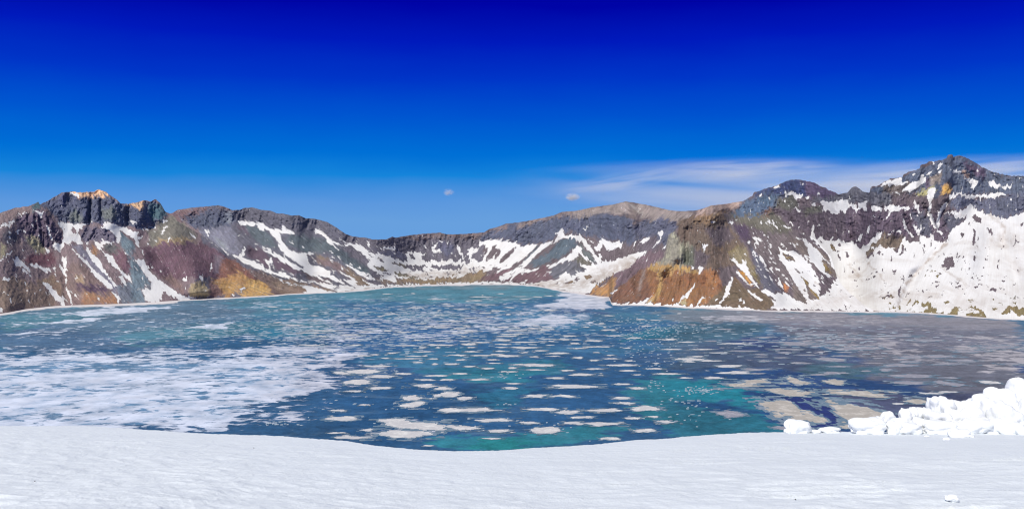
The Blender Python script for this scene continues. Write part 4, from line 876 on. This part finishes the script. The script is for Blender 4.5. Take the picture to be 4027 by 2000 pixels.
# over the lip: the slope steepens down to the lake
rows = []
d = 0; z = Z[-1].copy(); Dl = Y[-1].copy(); sl = kc + 0.02
for i in range(46):
    dd = 0.25 * 1.17 ** i
    sl = np.minimum(np.maximum(sl + dd * 0.05, kc + 0.02), 0.62 if i < 38 else 0.5)
    Dl = Dl + dd; z = z - sl * dd
    Dl = np.where(z < -20, Dl, Dl)
    rows.append(((px - CX) / F * Dl, Dl.copy(), np.maximum(z, -20)))
    if z.max() < -15: break
# behind the camera
back_r = []
for i in range(1, 26):
    yb = Y[0] - i * 0.7 * (1 + i * 0.12)
    back_r.append((X[0] * (1 + 0.08 * i), yb, H - 1.0 - 0.12 * yb + 0.05 * fbm(X[0] * .5, yb * .5, 77, 3)))
back_r = back_r[::-1]
X = np.concatenate([[r_[0] for r_ in back_r], X, [r_[0] for r_ in rows]])
Y = np.concatenate([[r_[1] for r_ in back_r], Y, [r_[1] for r_ in rows]])
Z = np.concatenate([[r_[2] for r_ in back_r], Z, [r_[2] for r_ in rows]])
print('fore slope end z', Z[-1].max(), 'D', Y[-1].min(), Y[-1].max())
grid_mesh('snow_ground', X, Y, Z, SNOWMAT)

# ------------------------------------------------------------------ snow blocks
import bmesh
def tag(o, label, cat, group=None, kind=None):
    o['label'] = label; o['category'] = cat
    if group: o['group'] = group
    if kind: o['kind'] = kind
    return o
from mathutils import noise as mnoise
def lump(name, cx, cy, w, h, D, seed, sq=2.6, rough=0.10, depth=None, sub=4, tilt=0.0):
    """an irregular block of snow centred on a photo point at distance D; w, h in photo px"""
    bm = bmesh.new(); bmesh.ops.create_icosphere(bm, subdivisions=sub, radius=1.0)
    sx = w / F * D / 2; sz = h / F * D / 2; sy = depth or (sx + sz) / 2 * 1.05
    off = Vector((seed * 3.7, seed * 1.3, seed * 7.1))
    for v in bm.verts:
        p = v.co.normalized()
        k = (abs(p.x) ** sq + abs(p.y) ** sq + abs(p.z) ** sq) ** (-1.0 / sq)
        p = p * k
        n = mnoise.noise(p * 1.1 + off) * 0.30 + mnoise.noise(p * 2.7 + off) * rough * 1.3 + mnoise.noise(p * 6.5 + off) * rough * 0.8 + mnoise.noise(p * 15 + off) * rough * 0.15
        c_ = mnoise.voronoi(p * 1.5 + off)[0][0]
        p = p * (1 + n + (c_ - 0.4) * 0.22)
        v.co = Vector((p.x * sx, p.y * sy, p.z * sz))
    bmesh.ops.rotate(bm, verts=bm.verts, cent=(0, 0, 0), matrix=__import__('mathutils').Matrix.Rotation(tilt, 3, 'Y'))
    me = bpy.data.meshes.new(name); bm.to_mesh(me); bm.free()
    for p in me.polygons: p.use_smooth = True
    me.materials.append(CHUNKMAT)
    o = link(bpy.data.objects.new(name, me))
    o.location = ((cx - CX) / F * D, D, H - (cy - HY) / F * D)
    return o
G1 = 'snow blocks piled on the lip of the snow slope'
# cx, cy, w, h in the 3350..4027 x 1480..1780 enlargement (factor .2628); distance; label
K1 = .2628
BL = [
 (-330,-0, 0,0,0,''),
 (240,745,400,190,13.6,'long low snow block at the left end of the main pile'),
 (430,670,140,110,13.9,'small rounded snow lump lying behind the long low block'),
 (545,650,180,180,14.1,'upright snow block with a notched top near the left end of pile'),
 (630,770,150,170,13.5,'narrow snow block between two small dark gaps at the foot of pile'),
 (700,690,130,120,14.0,'small snow block filling the dip right of the notched block'),
 (820,620,170,210,14.1,'shoulder of pale snow left of the pointed little lump'),
 (930,590,170,170,14.25,'round snow block below the crumbly low ridge'),
 (1060,600,150,200,14.3,'snow block with a small pointed tip beside the tall twin lump'),
 (850,780,330,150,13.5,'wide flat snow block at the foot of the pile left of centre'),
 (1030,720,240,150,13.75,'smooth snow block half hidden above the wide flat one'),
 (1250,450,160,230,14.6,'tall rounded snow block, left half of the twin lump'),
 (1400,500,240,280,14.55,'broad domed snow block, right half of the twin lump'),
 (1290,640,260,200,14.0,'big smooth snow block under the twin lump'),
 (1300,770,360,140,13.5,'wide snow block resting on the slope under the twin lump'),
 (1500,640,190,240,14.2,'snow block standing left of the deep blue gap'),
 (1620,500,220,190,14.7,'rounded snow block right of the deep notch in the pile skyline'),
 (1800,480,260,220,14.8,'smooth sloping snow block between the notch and the tall heap'),
 (1790,620,280,260,14.1,'large pale snow block just right of the deep blue gap'),
 (1600,760,300,150,13.6,'snow block at the foot of the pile below the blue gap'),
 (1860,740,320,170,13.6,'flat fronted snow block behind the single block that rolled forward'),
 (1990,370,160,180,15.0,'small squarish snow block on the left shoulder of the tall heap'),
 (2110,310,180,220,15.1,'knob shaped snow block on the left shoulder of the tall heap'),
 (2050,500,320,300,14.6,'large smooth snow block in the middle of the tall heap'),
 (2250,380,330,280,15.0,'broad snow block just below the topmost knob'),
 (2480,160,200,210,15.3,'topmost snow block, rounded knob at the right edge of photo'),
 (2560,330,330,380,15.1,'large snow block under the topmost knob'),
 (2300,620,380,300,14.2,'big rounded snow block low in the tall heap'),
 (2120,760,300,160,13.6,'low snow block at the foot of the tall heap'),
 (2380,770,330,150,13.5,'low snow block at the right foot of the tall heap'),
 (2620,600,340,420,14.5,'huge snow block cut by the right edge of the photo'),
 (2640,830,320,120,13.3,'flat snow slab at the bottom right corner of the pile'),
 (2850,450,420,500,15.2,'snow block just beyond the right edge, seen only in part'),
]
sid = 1
for (cx, cy, w, h, D_, lab) in BL[1:]:
    o = lump('snow_block', 3350 + cx * K1, 1480 + cy * K1, w * K1 * 1.2, h * K1 * 1.25, D_, sid, sq=2.4 + (sid % 3) * .5, rough=0.075, tilt=((sid * 37) % 11 - 5) * .03)
    tag(o, lab, 'snow block', G1); sid += 1
# fill behind the blocks: the bank of ploughed snow they lie on
bx = np.linspace(3470, 4800, 170); by = np.linspace(0, 1, 50)[:, None]
prof = np.interp(bx, [3470, 3500, 3560, 3640, 3700, 3750, 3850, 3930, 4000, 4060, 4300, 4800], [1725, 1690, 1665, 1655, 1640, 1645, 1620, 1595, 1580, 1560, 1550, 1600])
Db = 13.4 + by * 3.8 + 0 * bx
zt = -((prof - HY) / F) * 15.1
zb = -(interp(bx, CREST) - HY) / F * 13.4 - 0.10
zend = -5.2 + 0 * bx
Zb = H + np.where(by < .45, zb + (zt - zb) * np.sin(np.clip(by / .45, 0, 1) * math.pi / 2), zt + (zend - zt) * np.clip((by - .45) / .55, 0, 1) ** 1.6) + 0.04 * fbm(bx / 25, by * 4, 90, 4)
XB = (bx - CX) / F * Db + 0 * by
o = grid_mesh('snow_bank', XB, Db, Zb, CHUNKMAT, kind=None)
tag(o, 'bank of ploughed snow under the heap of blocks at the right', 'snow bank')
for (cx, cy, w, h, D_, lab, sq_, rg) in [
    (3137, 1681, 84, 50, 13.75, 'lone squarish snow block on the slope edge, left of the main pile', 4.5, .05),
    (3100, 1692, 36, 16, 13.7, 'small low snow lump leaning against the lone squarish block', 2.4, .1),
    (3207, 1695, 44, 12, 13.7, 'thin flat snow lump just right of the lone squarish block', 2.4, .1),
    (3262, 1690, 72, 22, 13.8, 'flat oblong snow lump between the lone block and the pile', 3.2, .06),
    (3354, 1690, 15, 13, 13.6, 'tiny snow crumb touching the left end of the pile', 2.3, .1),
    (3770, 1704, 74, 34, 11.7, 'single snow block that rolled in front of the pile', 3.4, .08),
    (3808, 1713, 44, 12, 11.5, 'low crumb of snow right of the block that rolled forward', 2.3, .1),
    (3645, 1714, 20, 7, 11.6, 'small flat snow crumb left of the block that rolled forward', 2.3, .1),
    (3723, 1725, 26, 9, 11.0, 'small flat snow crumb in front of the block that rolled forward', 2.3, .1),
    (3742, 1957, 52, 24, 6.05, 'low rounded snow lump near the bottom edge of the photo', 2.4, .1)]:
    if D_ < 13: D_ = float(ground_depth(np.array((cy + h * .36 - HY) / F)))     # rest it on the slope
    o = lump('snow_block', cx, cy, w, h, D_, sid, sq=sq_, rough=rg, sub=4)
    tag(o, lab, 'snow block'); sid += 1
# dark specks of stone on the snow
m, nt, b, out = newmat('dark_stone'); P = N(nt, 'NewGeometry').outputs['Position']
nt.links.new(mixc(nt, noise(nt, P, 80, 3), (0.03, 0.03, 0.035), (0.09, 0.08, 0.08)), b.inputs['Base Color']); b.inputs['Roughness'].default_value = .9
for (cx, cy, w, lab) in [(3128, 1961, 5.5, 'tiny dark stone on the snow near the bottom, right of centre'), (998, 1760, 4.5, 'tiny dark stone on the snow, upper left of the slope'),
                         (137, 1890, 4.5, 'tiny dark stone on the snow at lower left'), (3197, 1748, 3.5, 'tiny dark stone on the snow below the lone squarish block')]:
    k = (cy - HY) / F; D_ = float(ground_depth(np.array(k)))
    o = lump('pebble', cx, cy, w, w * .8, D_, sid, sq=2.4, rough=.15, sub=2); o.data.materials.clear(); o.data.materials.append(m)
    tag(o, lab, 'stone'); sid += 1

# ------------------------------------------------------------------ ice floes
def floe_material(name, c0, c1):
    m, nt, b, out = newmat(name); P = N(nt, 'NewGeometry').outputs['Position']
    n_ = noise(nt, P, 0.05, 6, 0.7, 0.5); n2_ = noise(nt, P, 0.25, 3, .6)
    f = smooth(nt, math_(nt, 'MULTIPLY_ADD', n2_, .3, n_), 0.42, 0.72)
    nt.links.new(mixc(nt, f, c0, c1), b.inputs['Base Color'])
    b.inputs['Roughness'].default_value = .85; b.inputs['Specular IOR Level'].default_value = .1
    return m
FM = floe_material('floe_snow', (0.72, 0.71, 0.69), (0.52, 0.51, 0.52))
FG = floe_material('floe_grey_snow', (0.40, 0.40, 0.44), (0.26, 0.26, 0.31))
FW = floe_material('floe_warm_snow', (0.60, 0.565, 0.52), (0.40, 0.37, 0.335))
RIM = floe_material('wet_ice', (0.30, 0.34, 0.40), (0.13, 0.20, 0.27))
def outline_mesh(bm, P, z0, z1):
    """closed outline in world metres -> a slab with its own thickness"""
    vt = [bm.verts.new((x, y, z1)) for x, y in P]; vb = [bm.verts.new((x, y, z0)) for x, y in P]
    n = len(P); f = bm.faces.new(vt)
    for i in range(n): bm.faces.new((vt[i - 1], vb[i - 1], vb[i], vt[i]))
    return f
def to_lake(x, y):
    D_ = H * F / (y - HY); return ((x - CX) / F * D_, D_)
def make_floe(P, mat, lab, grp, seed, amp=None):
    # outline roughened at three scales
    lift = (seed * 37 % 61) * 0.005           # no two neighbouring floes lie flush
    W = np.array([to_lake(x, y) for x, y in P]); lo = W.min(0); hi = W.max(0); c = (lo + hi) / 2; sz = hi - lo
    dens = 1.25 if max(p[0] for p in P) - min(p[0] for p in P) > 110 else 1.0
    nx_ = int(34 * dens); ny_ = int(22 * dens)
    gx = np.linspace(lo[0] - .22 * sz[0], hi[0] + .22 * sz[0], nx_ + 1); gy = np.linspace(lo[1] - .22 * sz[1], hi[1] + .22 * sz[1], ny_ + 1)
    GX_, GY_ = np.meshgrid(gx, gy); ins = np.zeros(GX_.shape, bool)
    for i in range(len(W)):
        xa, ya = W[i]; xb, yb = W[(i + 1) % len(W)]
        if ya == yb: continue
        ins ^= ((ya > GY_) != (yb > GY_)) & (GX_ < (xb - xa) * (GY_ - ya) / (yb - ya) + xa)
    f = blur(ins.astype(np.float32), 2)
    f = f + 0.80 * fbm(GX_ / (sz[0] * .20), GY_ / (sz[1] * .07), seed, 4) + 0.35 * fbm(GX_ / (sz[0] * .4), GY_ / (sz[1] * .3), seed + 3, 2)
    f[0] = f[-1] = 0; f[:, 0] = f[:, -1] = 0
    fs_ = f * 1.0
    keep = (f[:-1, :-1] + f[1:, :-1] + f[:-1, 1:] + f[1:, 1:]) / 4 > 0.5
    jx = (rng.random(GX_.shape) - .5) * (gx[1] - gx[0]) * .5; jy = (rng.random(GX_.shape) - .5) * (gy[1] - gy[0]) * .5
    bm = bmesh.new(); vv = {}
    def gv(i, j):
        if (i, j) not in vv: vv[(i, j)] = bm.verts.new((GX_[i, j] + jx[i, j] - c[0], GY_[i, j] + jy[i, j] - c[1], 0.40 + lift))
        return vv[(i, j)]
    for i, j in zip(*np.nonzero(keep)): bm.faces.new((gv(i, j), gv(i, j + 1), gv(i + 1, j + 1), gv(i + 1, j)))
    rim = [e for e in bm.edges if len(e.link_faces) == 1]
    r_ = bmesh.ops.extrude_edge_only(bm, edges=rim)
    for v in r_['geom']:
        if isinstance(v, bmesh.types.BMVert): v.co.z = -0.3
    bmesh.ops.recalc_face_normals(bm, faces=bm.faces)
    me = bpy.data.meshes.new('ice_floe'); bm.to_mesh(me); bm.free(); me.materials.append(mat)
    o = link(bpy.data.objects.new('ice_floe', me)); o.location = (c[0], c[1], 0)
    # the soaked grey rim of ice round the floe, lower than its snow cover
    k2 = (fs_[:-1, :-1] + fs_[1:, :-1] + fs_[:-1, 1:] + fs_[1:, 1:]) / 4 > 0.12
    bm = bmesh.new(); vv = {}
    def gw(i, j):
        if (i, j) not in vv: vv[(i, j)] = bm.verts.new((GX_[i, j] + jx[i, j] - c[0], GY_[i, j] + jy[i, j] - c[1], 0.06 + lift))
        return vv[(i, j)]
    for i, j in zip(*np.nonzero(k2)): bm.faces.new((gw(i, j), gw(i, j + 1), gw(i + 1, j + 1), gw(i + 1, j)))
    me = bpy.data.meshes.new('wet_rim'); bm.to_mesh(me); bm.free(); me.materials.append(RIM)
    q_ = link(bpy.data.objects.new('wet_rim', me)); q_.parent = o
    return tag(o, lab, 'ice floe', grp)
def ell(cx, cy, w, h, n=12, skew=0.0):
    g_ = random.Random(int(cx * 13 + cy * 7)); rr_ = [g_.uniform(.55, 1.25) for _ in range(n)]
    rr_[0] *= g_.uniform(.9, 1.5); rr_[n // 2] *= g_.uniform(.9, 1.5)
    return [(cx + w / 2 * math.cos(a) * rr_[i] + skew * math.sin(a), cy + h / 2 * math.sin(a) * rr_[i]) for i, a in enumerate([i * 2 * math.pi / n for i in range(n)])]
GF = 'ice floes scattered over the lake'
def where(x, y):
    h_ = 'left' if x < 1340 else ('right' if x > 2680 else 'middle')
    return h_
big = [
 ('M', "385,1010 470,995 560,1000 580,1020 700,1025 760,1030 820,1050 760,1065 740,1080 640,1072 560,1060 430,1050 340,1055 380,1035", FM, 'largest floe cluster, ragged upper plate just above the snow lip, left of centre'),
 ('M', "330,1105 430,1085 520,1078 620,1090 700,1090 745,1105 650,1125 560,1142 440,1125", FM, 'ragged lower plate of the largest floe cluster, nearest the snow lip'),
 ('M', "820,1048 920,1048 1060,1060 1010,1080 930,1085 880,1065", FM, 'floe touching the right end of the largest floe cluster'),
 ('M', "520,845 570,832 650,845 620,862 530,865", FM, 'upper of two stacked floes left of centre over dark blue ice'),
 ('M', "480,905 560,880 640,865 690,885 640,905 520,918", FM, 'wedge shaped lower one of two stacked floes left of centre'),
 ('M', "720,838 790,815 850,802 925,808 910,835 870,848 800,835", FM, 'broad floe with a tail, left of the slim floe on dark blue ice'),
 ('M', "910,850 960,836 1030,842 990,862 930,866", FM, 'slim floe at the lower right of the broad tailed floe'),
 ('M', "1430,1085 1460,1062 1560,1060 1650,1065 1645,1090 1580,1105 1480,1104", FM, 'wide white floe just above the snow lip at bottom centre'),
 ('M', "1580,758 1680,752 1760,752 1925,765 1850,775 1770,778 1690,776", FM, 'long flat floe with a yellowish right end, right of centre'),
 ('N', "580,825 750,810 860,830 900,880 1050,920 1130,960 1100,985 900,960 780,920 700,880 620,850", FW, 'long diagonal beige floe left of the snow block pile'),
 ('N', "1110,840 1250,830 1400,860 1550,905 1450,950 1350,985 1250,960 1180,900", FW, 'big beige floe with dark cracks directly above the snow block pile'),
 ('N', "620,725 760,722 940,735 1020,750 900,780 780,770", FW, 'beige floe above the long diagonal one'),
 ('N', "1100,745 1250,730 1400,745 1600,735 1480,760 1620,795 1500,795 1300,770 1130,765", FW, 'long beige floe lying above the big cracked one'),
 ('N', "280,690 420,690 540,655 690,655 600,680 520,700 480,720 380,710", FW, 'branching floe at the edge of the turquoise water'),
 ('N', "800,625 880,645 880,665 1020,675 900,685 800,665", FW, 'hook shaped floe above the dark violet ice'),
 ('N', "1060,660 1150,655 1240,665 1200,690 1130,690", FW, 'floe beside the hook shaped floe, on its right'),
 ('N', "1580,670 1680,664 1830,672 1780,690 1620,682", FG, 'grey floe, left one of a pair above the pile of snow blocks'),
 ('N', "1870,675 1950,660 2140,690 2050,700", FG, 'grey floe, right one of a pair above the pile of snow blocks'),
 ('N', "1650,815 1780,797 1870,820 1800,835", FW, 'thin beige floe over the left shoulder of the snow block pile'),
 ('N', "1180,1000 1330,990 1290,1020 1220,1020", FW, 'beige floe almost touching the left end of the snow pile'),
 ('N', "270,905 360,885 470,910 420,932 320,925", FG, 'lone faint grey floe in the turquoise water at lower right'),
 ('N', "680,1012 750,1003 800,1010 760,1025", FG, 'faint grey floe left of the lone squarish snow block'),
]
fs = 100
for crop, s, mt, lab in big:
    make_floe(tr(crop, pts(s)), mt, lab, GF, fs); fs += 1
med = "865,935,150,25 1060,935,190,35 1150,1005,180,25 1200,1085,100,22 1470,833,130,20 1690,835,115,22 1540,930,150,20 1700,950,130,25 1975,938,150,28 2245,928,160,35 1810,985,120,15 1435,1027,110,20 1740,1028,110,20 1930,1035,190,25 2260,1083,120,25 2010,1140,100,20 2160,995,70,15 2325,983,50,12 2390,1020,100,22 1300,778,80,18 1315,745,70,10 845,718,90,12 1060,717,110,14 680,760,130,28 690,718,90,12 815,780,90,22 350,778,120,20 200,735,170,30 175,800,80,14 370,695,140,20 230,660,170,30 100,670,120,25 330,620,140,12 75,995,160,30 40,1100,100,15 120,1130,200,25 240,898,60,12 50,938,90,14 270,1078,60,16 1130,636,70,10 1310,633,60,10 1000,623,60,8 1470,612,180,20 1455,645,90,9 1630,705,90,14 1690,652,60,10 1800,680,120,18 2085,750,80,12 2100,848,100,16 2120,888,80,14 2190,778,80,14 2090,615,160,16 2450,675,130,12 940,575,60,10 1070,543,100,10 1275,545,130,14 1200,536,60,8 1215,512,60,8 1620,527,110,12 1780,560,60,12 1600,548,50,7 1230,463,70,10 1400,487,160,12 1400,447,120,8 995,463,90,12 1070,450,90,8 800,468,80,8 735,468,60,8 1225,484,50,7 1240,432,80,12 1260,405,90,8 970,440,50,7 665,488,40,12 1710,403,90,10 1680,428,70,10 1890,437,90,12 1760,430,50,7 1780,492,60,8 2010,540,50,9 2440,430,80,10 1000,368,90,9 930,382,100,8 920,350,90,8 800,342,70,8 785,440,90,7 850,470,60,7 600,548,70,8 740,568,50,7 1450,350,60,8 1560,357,80,8 2000,360,90,8 620,590,60,8 860,605,80,12 1180,1140,90,10 700,1190,60,10"
medN = "400,600,190,20 560,577,150,16 340,550,180,22 630,512,70,14 1140,502,180,26 900,528,110,14 1150,602,120,18 1070,615,120,12 1620,545,160,25 1540,580,80,16 1740,625,220,22 860,383,170,25 1000,315,180,14 1540,325,230,14 1740,480,180,18 2010,535,160,20 1890,757,150,14 2310,672,130,20 1720,520,120,16 630,335,110,10 800,425,180,12 380,382,150,12 480,440,150,12 300,452,90,8 610,465,80,10 610,482,60,7 760,488,90,8 940,468,90,10 1240,447,80,8 1220,476,110,10 1940,480,160,20 2120,510,120,12 1180,553,110,10 1480,492,70,7 1390,588,60,8 240,640,110,14 40,640,70,10 1630,832,80,10 1220,425,150,20 1370,415,180,24 1150,370,160,12 940,340,120,8 820,268,180,8 900,350,90,8 510,355,110,7 180,428,120,8 100,480,110,10 60,500,150,22 210,512,110,12 60,520,60,7 1850,360,200,14 2440,318,90,8 2380,410,260,26 2150,440,200,20 2470,535,120,14 2010,640,140,12 2000,745,110,10 1290,342,120,8 1060,330,80,7 2050,322,100,8 720,372,90,8"
AUTO = []
def auto_label(x, y, w, tone):
    sz = 'long' if w > 75 else ('medium' if w > 45 else 'short')
    rows_ = [(1225, 'along the far shore water'), (1270, 'far across the lake'), (1320, 'beyond the middle of the lake'), (1370, 'midway across the lake'), (1430, 'just nearer than mid lake'),
             (1500, 'fairly near'), (1580, 'near'), (9999, 'close above the snow lip')]
    row = next(t_ for l_, t_ in rows_ if y < l_)
    col_ = 'far left' if x < 900 else ('left' if x < 1500 else ('centre left' if x < 1800 else ('centre' if x < 2150 else ('centre right' if x < 2500 else ('right' if x < 3100 else 'far right')))))
    return '%s %s ice floe %s, %s' % (sz, tone, row, col_)
used = []
def add_ell(x, y, w, h, mt, tone, amp=None):
    global fs
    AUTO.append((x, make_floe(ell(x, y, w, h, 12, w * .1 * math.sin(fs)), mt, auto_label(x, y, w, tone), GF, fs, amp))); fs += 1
    used.append((x, y, w))
for crop, s in (('M', med), ('N', medN)):
    for q in s.split():
        x, y, w, h = [float(v) for v in q.split(',')]
        x0_, y0_, k_ = CROP[crop]
        X_, Y_ = x0_ + x * k_, y0_ + y * k_
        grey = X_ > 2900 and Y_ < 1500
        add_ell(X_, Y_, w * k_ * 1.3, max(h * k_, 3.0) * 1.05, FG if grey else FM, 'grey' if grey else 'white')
tries = 0
rr = random.Random(5)
while len(used) < 278 and tries < 6000:
    tries += 1
    y = 1150 + 330 * rr.random() ** 0.9; x = rr.gauss(1900, 520)
    ysh = float(interp(np.array([x]), SHORE_ALL)[0])
    if x < 900 or x > 3100 or y < ysh + 18 or (x < 1350 and y > 1400): continue
    if sample(wdm, np.array([x]), np.array([y]))[0] > .5: continue
    s_ = 1 + (y - 1150) / 300
    w = rr.uniform(24, 58) * (0.85 + .2 * s_); h = rr.uniform(2.2, 3.3) * s_
    if any(abs(x - a) < (w + c_) * .5 and abs(y - b_) < 5 * s_ for a, b_, c_ in used): continue
    w *= math.exp(rr.gauss(-.1, .45))
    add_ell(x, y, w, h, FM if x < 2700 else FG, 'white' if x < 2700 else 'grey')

ORD = ['leftmost', 'second from left', 'third from left', 'fourth from left', 'fifth from left', 'sixth from left', 'seventh from left', 'eighth from left', 'ninth from left', 'tenth from left']
by_lab = {}
for x_, o_ in AUTO: by_lab.setdefault(o_['label'], []).append((x_, o_))
for lab, L_ in by_lab.items():
    if len(L_) > 1:
        for i, (x_, o_) in enumerate(sorted(L_, key=lambda q: q[0])):
            o_['label'] = lab + ', ' + (ORD[i] if i < 10 and i < len(L_) - 1 else ('rightmost' if i == len(L_) - 1 else 'in the middle of the row'))
# the smallest fragments, past counting, are one object
bm = bmesh.new()
zones = [(2620, 1290, 160, 25, 130), (2560, 1330, 160, 40, 80), (2500, 1260, 200, 20, 60), (2000, 1480, 90, 10, 16), (2740, 1535, 70, 12, 60), (2700, 1580, 90, 25, 26), (2730, 1640, 50, 30, 9), (1550, 1460, 30, 5, 8), (2005, 1590, 30, 4, 7),
         (2560, 1400, 120, 60, 70), (1650, 1240, 450, 35, 380), (1500, 1330, 380, 60, 260), (2100, 1300, 400, 60, 200), (1000, 1300, 500, 45, 320), (3200, 1320, 400, 60, 200), (1080, 1665, 60, 8, 20), (2580, 1510, 40, 40, 16), (2100, 1660, 500, 60, 24), (1400, 1600, 400, 60, 30)]
shy_x = [p[0] for p in sorted(pts(SHORE_ALL))]; shy_y = [p[1] for p in sorted(pts(SHORE_ALL))]
for zx, zy, sx_, sy_, cnt in zones:
    for i in range(cnt):
        x = rr.gauss(zx, sx_ * .6); y = rr.gauss(zy, sy_ * .6)
        if y < np.interp(x, shy_x, shy_y) + 8 or y > 1780: continue
        s_ = 1 + (y - 1150) / 300
        w = (rr.uniform(4, 9) if cnt < 100 or sx_ < 170 else rr.uniform(9, 26)) * s_ ** .4; h = rr.uniform(0.6, 1.25) * s_ ** .5
        P_ = [to_lake(a, b_) for a, b_ in ell(x, y, w, h, 7, rr.uniform(-.2, .2) * w)]
        outline_mesh(bm, P_, -0.2, 0.75 + 0.1 * rr.random())
bmesh.ops.recalc_face_normals(bm, faces=bm.faces)
me = bpy.data.meshes.new('ice_fragments'); bm.to_mesh(me); bm.free(); me.materials.append(floe_material('fragment_snow', (0.52, 0.56, 0.60), (0.32, 0.40, 0.46)))
o = link(bpy.data.objects.new('ice_fragments', me)); tag(o, 'tiny glinting ice crumbs sprinkled between the floes', 'ice fragments', kind='stuff')

# ------------------------------------------------------------------ clouds: closed bodies of thin vapour, far beyond the mountains
def cloud(name, lab, cx, cy, w, h, D, dens, seed, thick=None, amp=.35, tilt=0.0, flat=2.0, f1=1.2, wisp=None):
    wisp = wisp or (1.6 / (w / F * D / 2), 1.0 / (w / F * D / 2), 2.4 / (h / F * D / 2))
    bm = bmesh.new(); bmesh.ops.create_icosphere(bm, subdivisions=6, radius=1.0)
    sx = w / F * D / 2; sz = h / F * D / 2; sy = thick or sx * .6
    off = Vector((seed * 5.1, 2.3, seed))
    for v in bm.verts:
        p = v.co.copy()
        n = mnoise.fractal(p * f1 + off, 1.0, 2.0, 5)
        q = p * (1 + amp * n)
        v.co = Vector((q.x * sx, q.y * sy, q.z * sz))
    me = bpy.data.meshes.new(name); bm.to_mesh(me); bm.free()
    m = bpy.data.materials.new(name + '_vapour'); m.use_nodes = True; nt = m.node_tree; nt.nodes.clear()
    out = nt.nodes.new('ShaderNodeOutputMaterial'); pv = nt.nodes.new('ShaderNodeVolumePrincipled')
    pv.inputs['Color'].default_value = (0.97, 0.97, 0.98, 1); pv.inputs['Density'].default_value = dens; pv.inputs['Anisotropy'].default_value = -0.5
    nt.links.new(pv.outputs[0], out.inputs['Volume'])
    tcn = nt.nodes.new('ShaderNodeTexCoord'); nn = noise(nt, tcn.outputs['Object'], 1.0, 3, 0.5, 0.25, tuple(q_ / 1.0 for q_ in wisp))
    nm = N(nt, 'Mapping'); nm.inputs['Scale'].default_value = (1 / sx, 1 / sy, 1 / sz); nt.links.new(tcn.outputs['Object'], nm.inputs[0])
    ln = N(nt, 'VectorMath', operation='LENGTH'); nt.links.new(nm.outputs[0], ln.inputs[0])
    core = math_(nt, 'SUBTRACT', 1.0, smooth(nt, ln.outputs['Value'], 0.15, 1.05))      # thins out towards the rim
    dd_ = math_(nt, 'MULTIPLY', math_(nt, 'MULTIPLY', smooth(nt, nn, 0.24, 0.80), core), dens * 4.2)
    nt.links.new(dd_, pv.inputs['Density'])
    me.materials.append(m)
    o = link(bpy.data.objects.new(name, me)); o.location = ((cx - CX) / F * D, D, H - (cy - HY) / F * D); o.rotation_euler = (0, tilt, 0)
    return tag(o, lab, 'cloud')
cloud('cloud', 'tiny faint cloud puff over the low middle of the far ridge', 1764, 756, 50, 34, 20000, 0.004, 1, amp=.5)
cloud('cloud', 'small bright cloud puff left of the streaky veil', 2252, 775, 66, 36, 20000, 0.008, 2, amp=.55)
cloud('veil_cloud', 'broad thin cloud veil behind the right hand peaks', 3180, 762, 2700, 300, 42000, 0.00008, 3, thick=3800, amp=.22, tilt=0.03, f1=.9)
cloud('veil_cloud', 'smooth lens shaped cloud streak above the flat dark summit', 2960, 668, 860, 100, 38000, 0.00018, 4, thick=1500, amp=.22, f1=.8, tilt=-.02)
cloud('veil_cloud', 'long pale cloud streak running behind the sharp right peak', 3780, 700, 1650, 190, 40000, 0.0002, 5, thick=2000, amp=.22, tilt=-.05, f1=.8)
cloud('veil_cloud', 'faint wispy cloud streak rising to the lens shaped one', 2500, 705, 800, 90, 38000, 0.0001, 6, thick=1300, amp=.3, tilt=-.16, f1=.9)
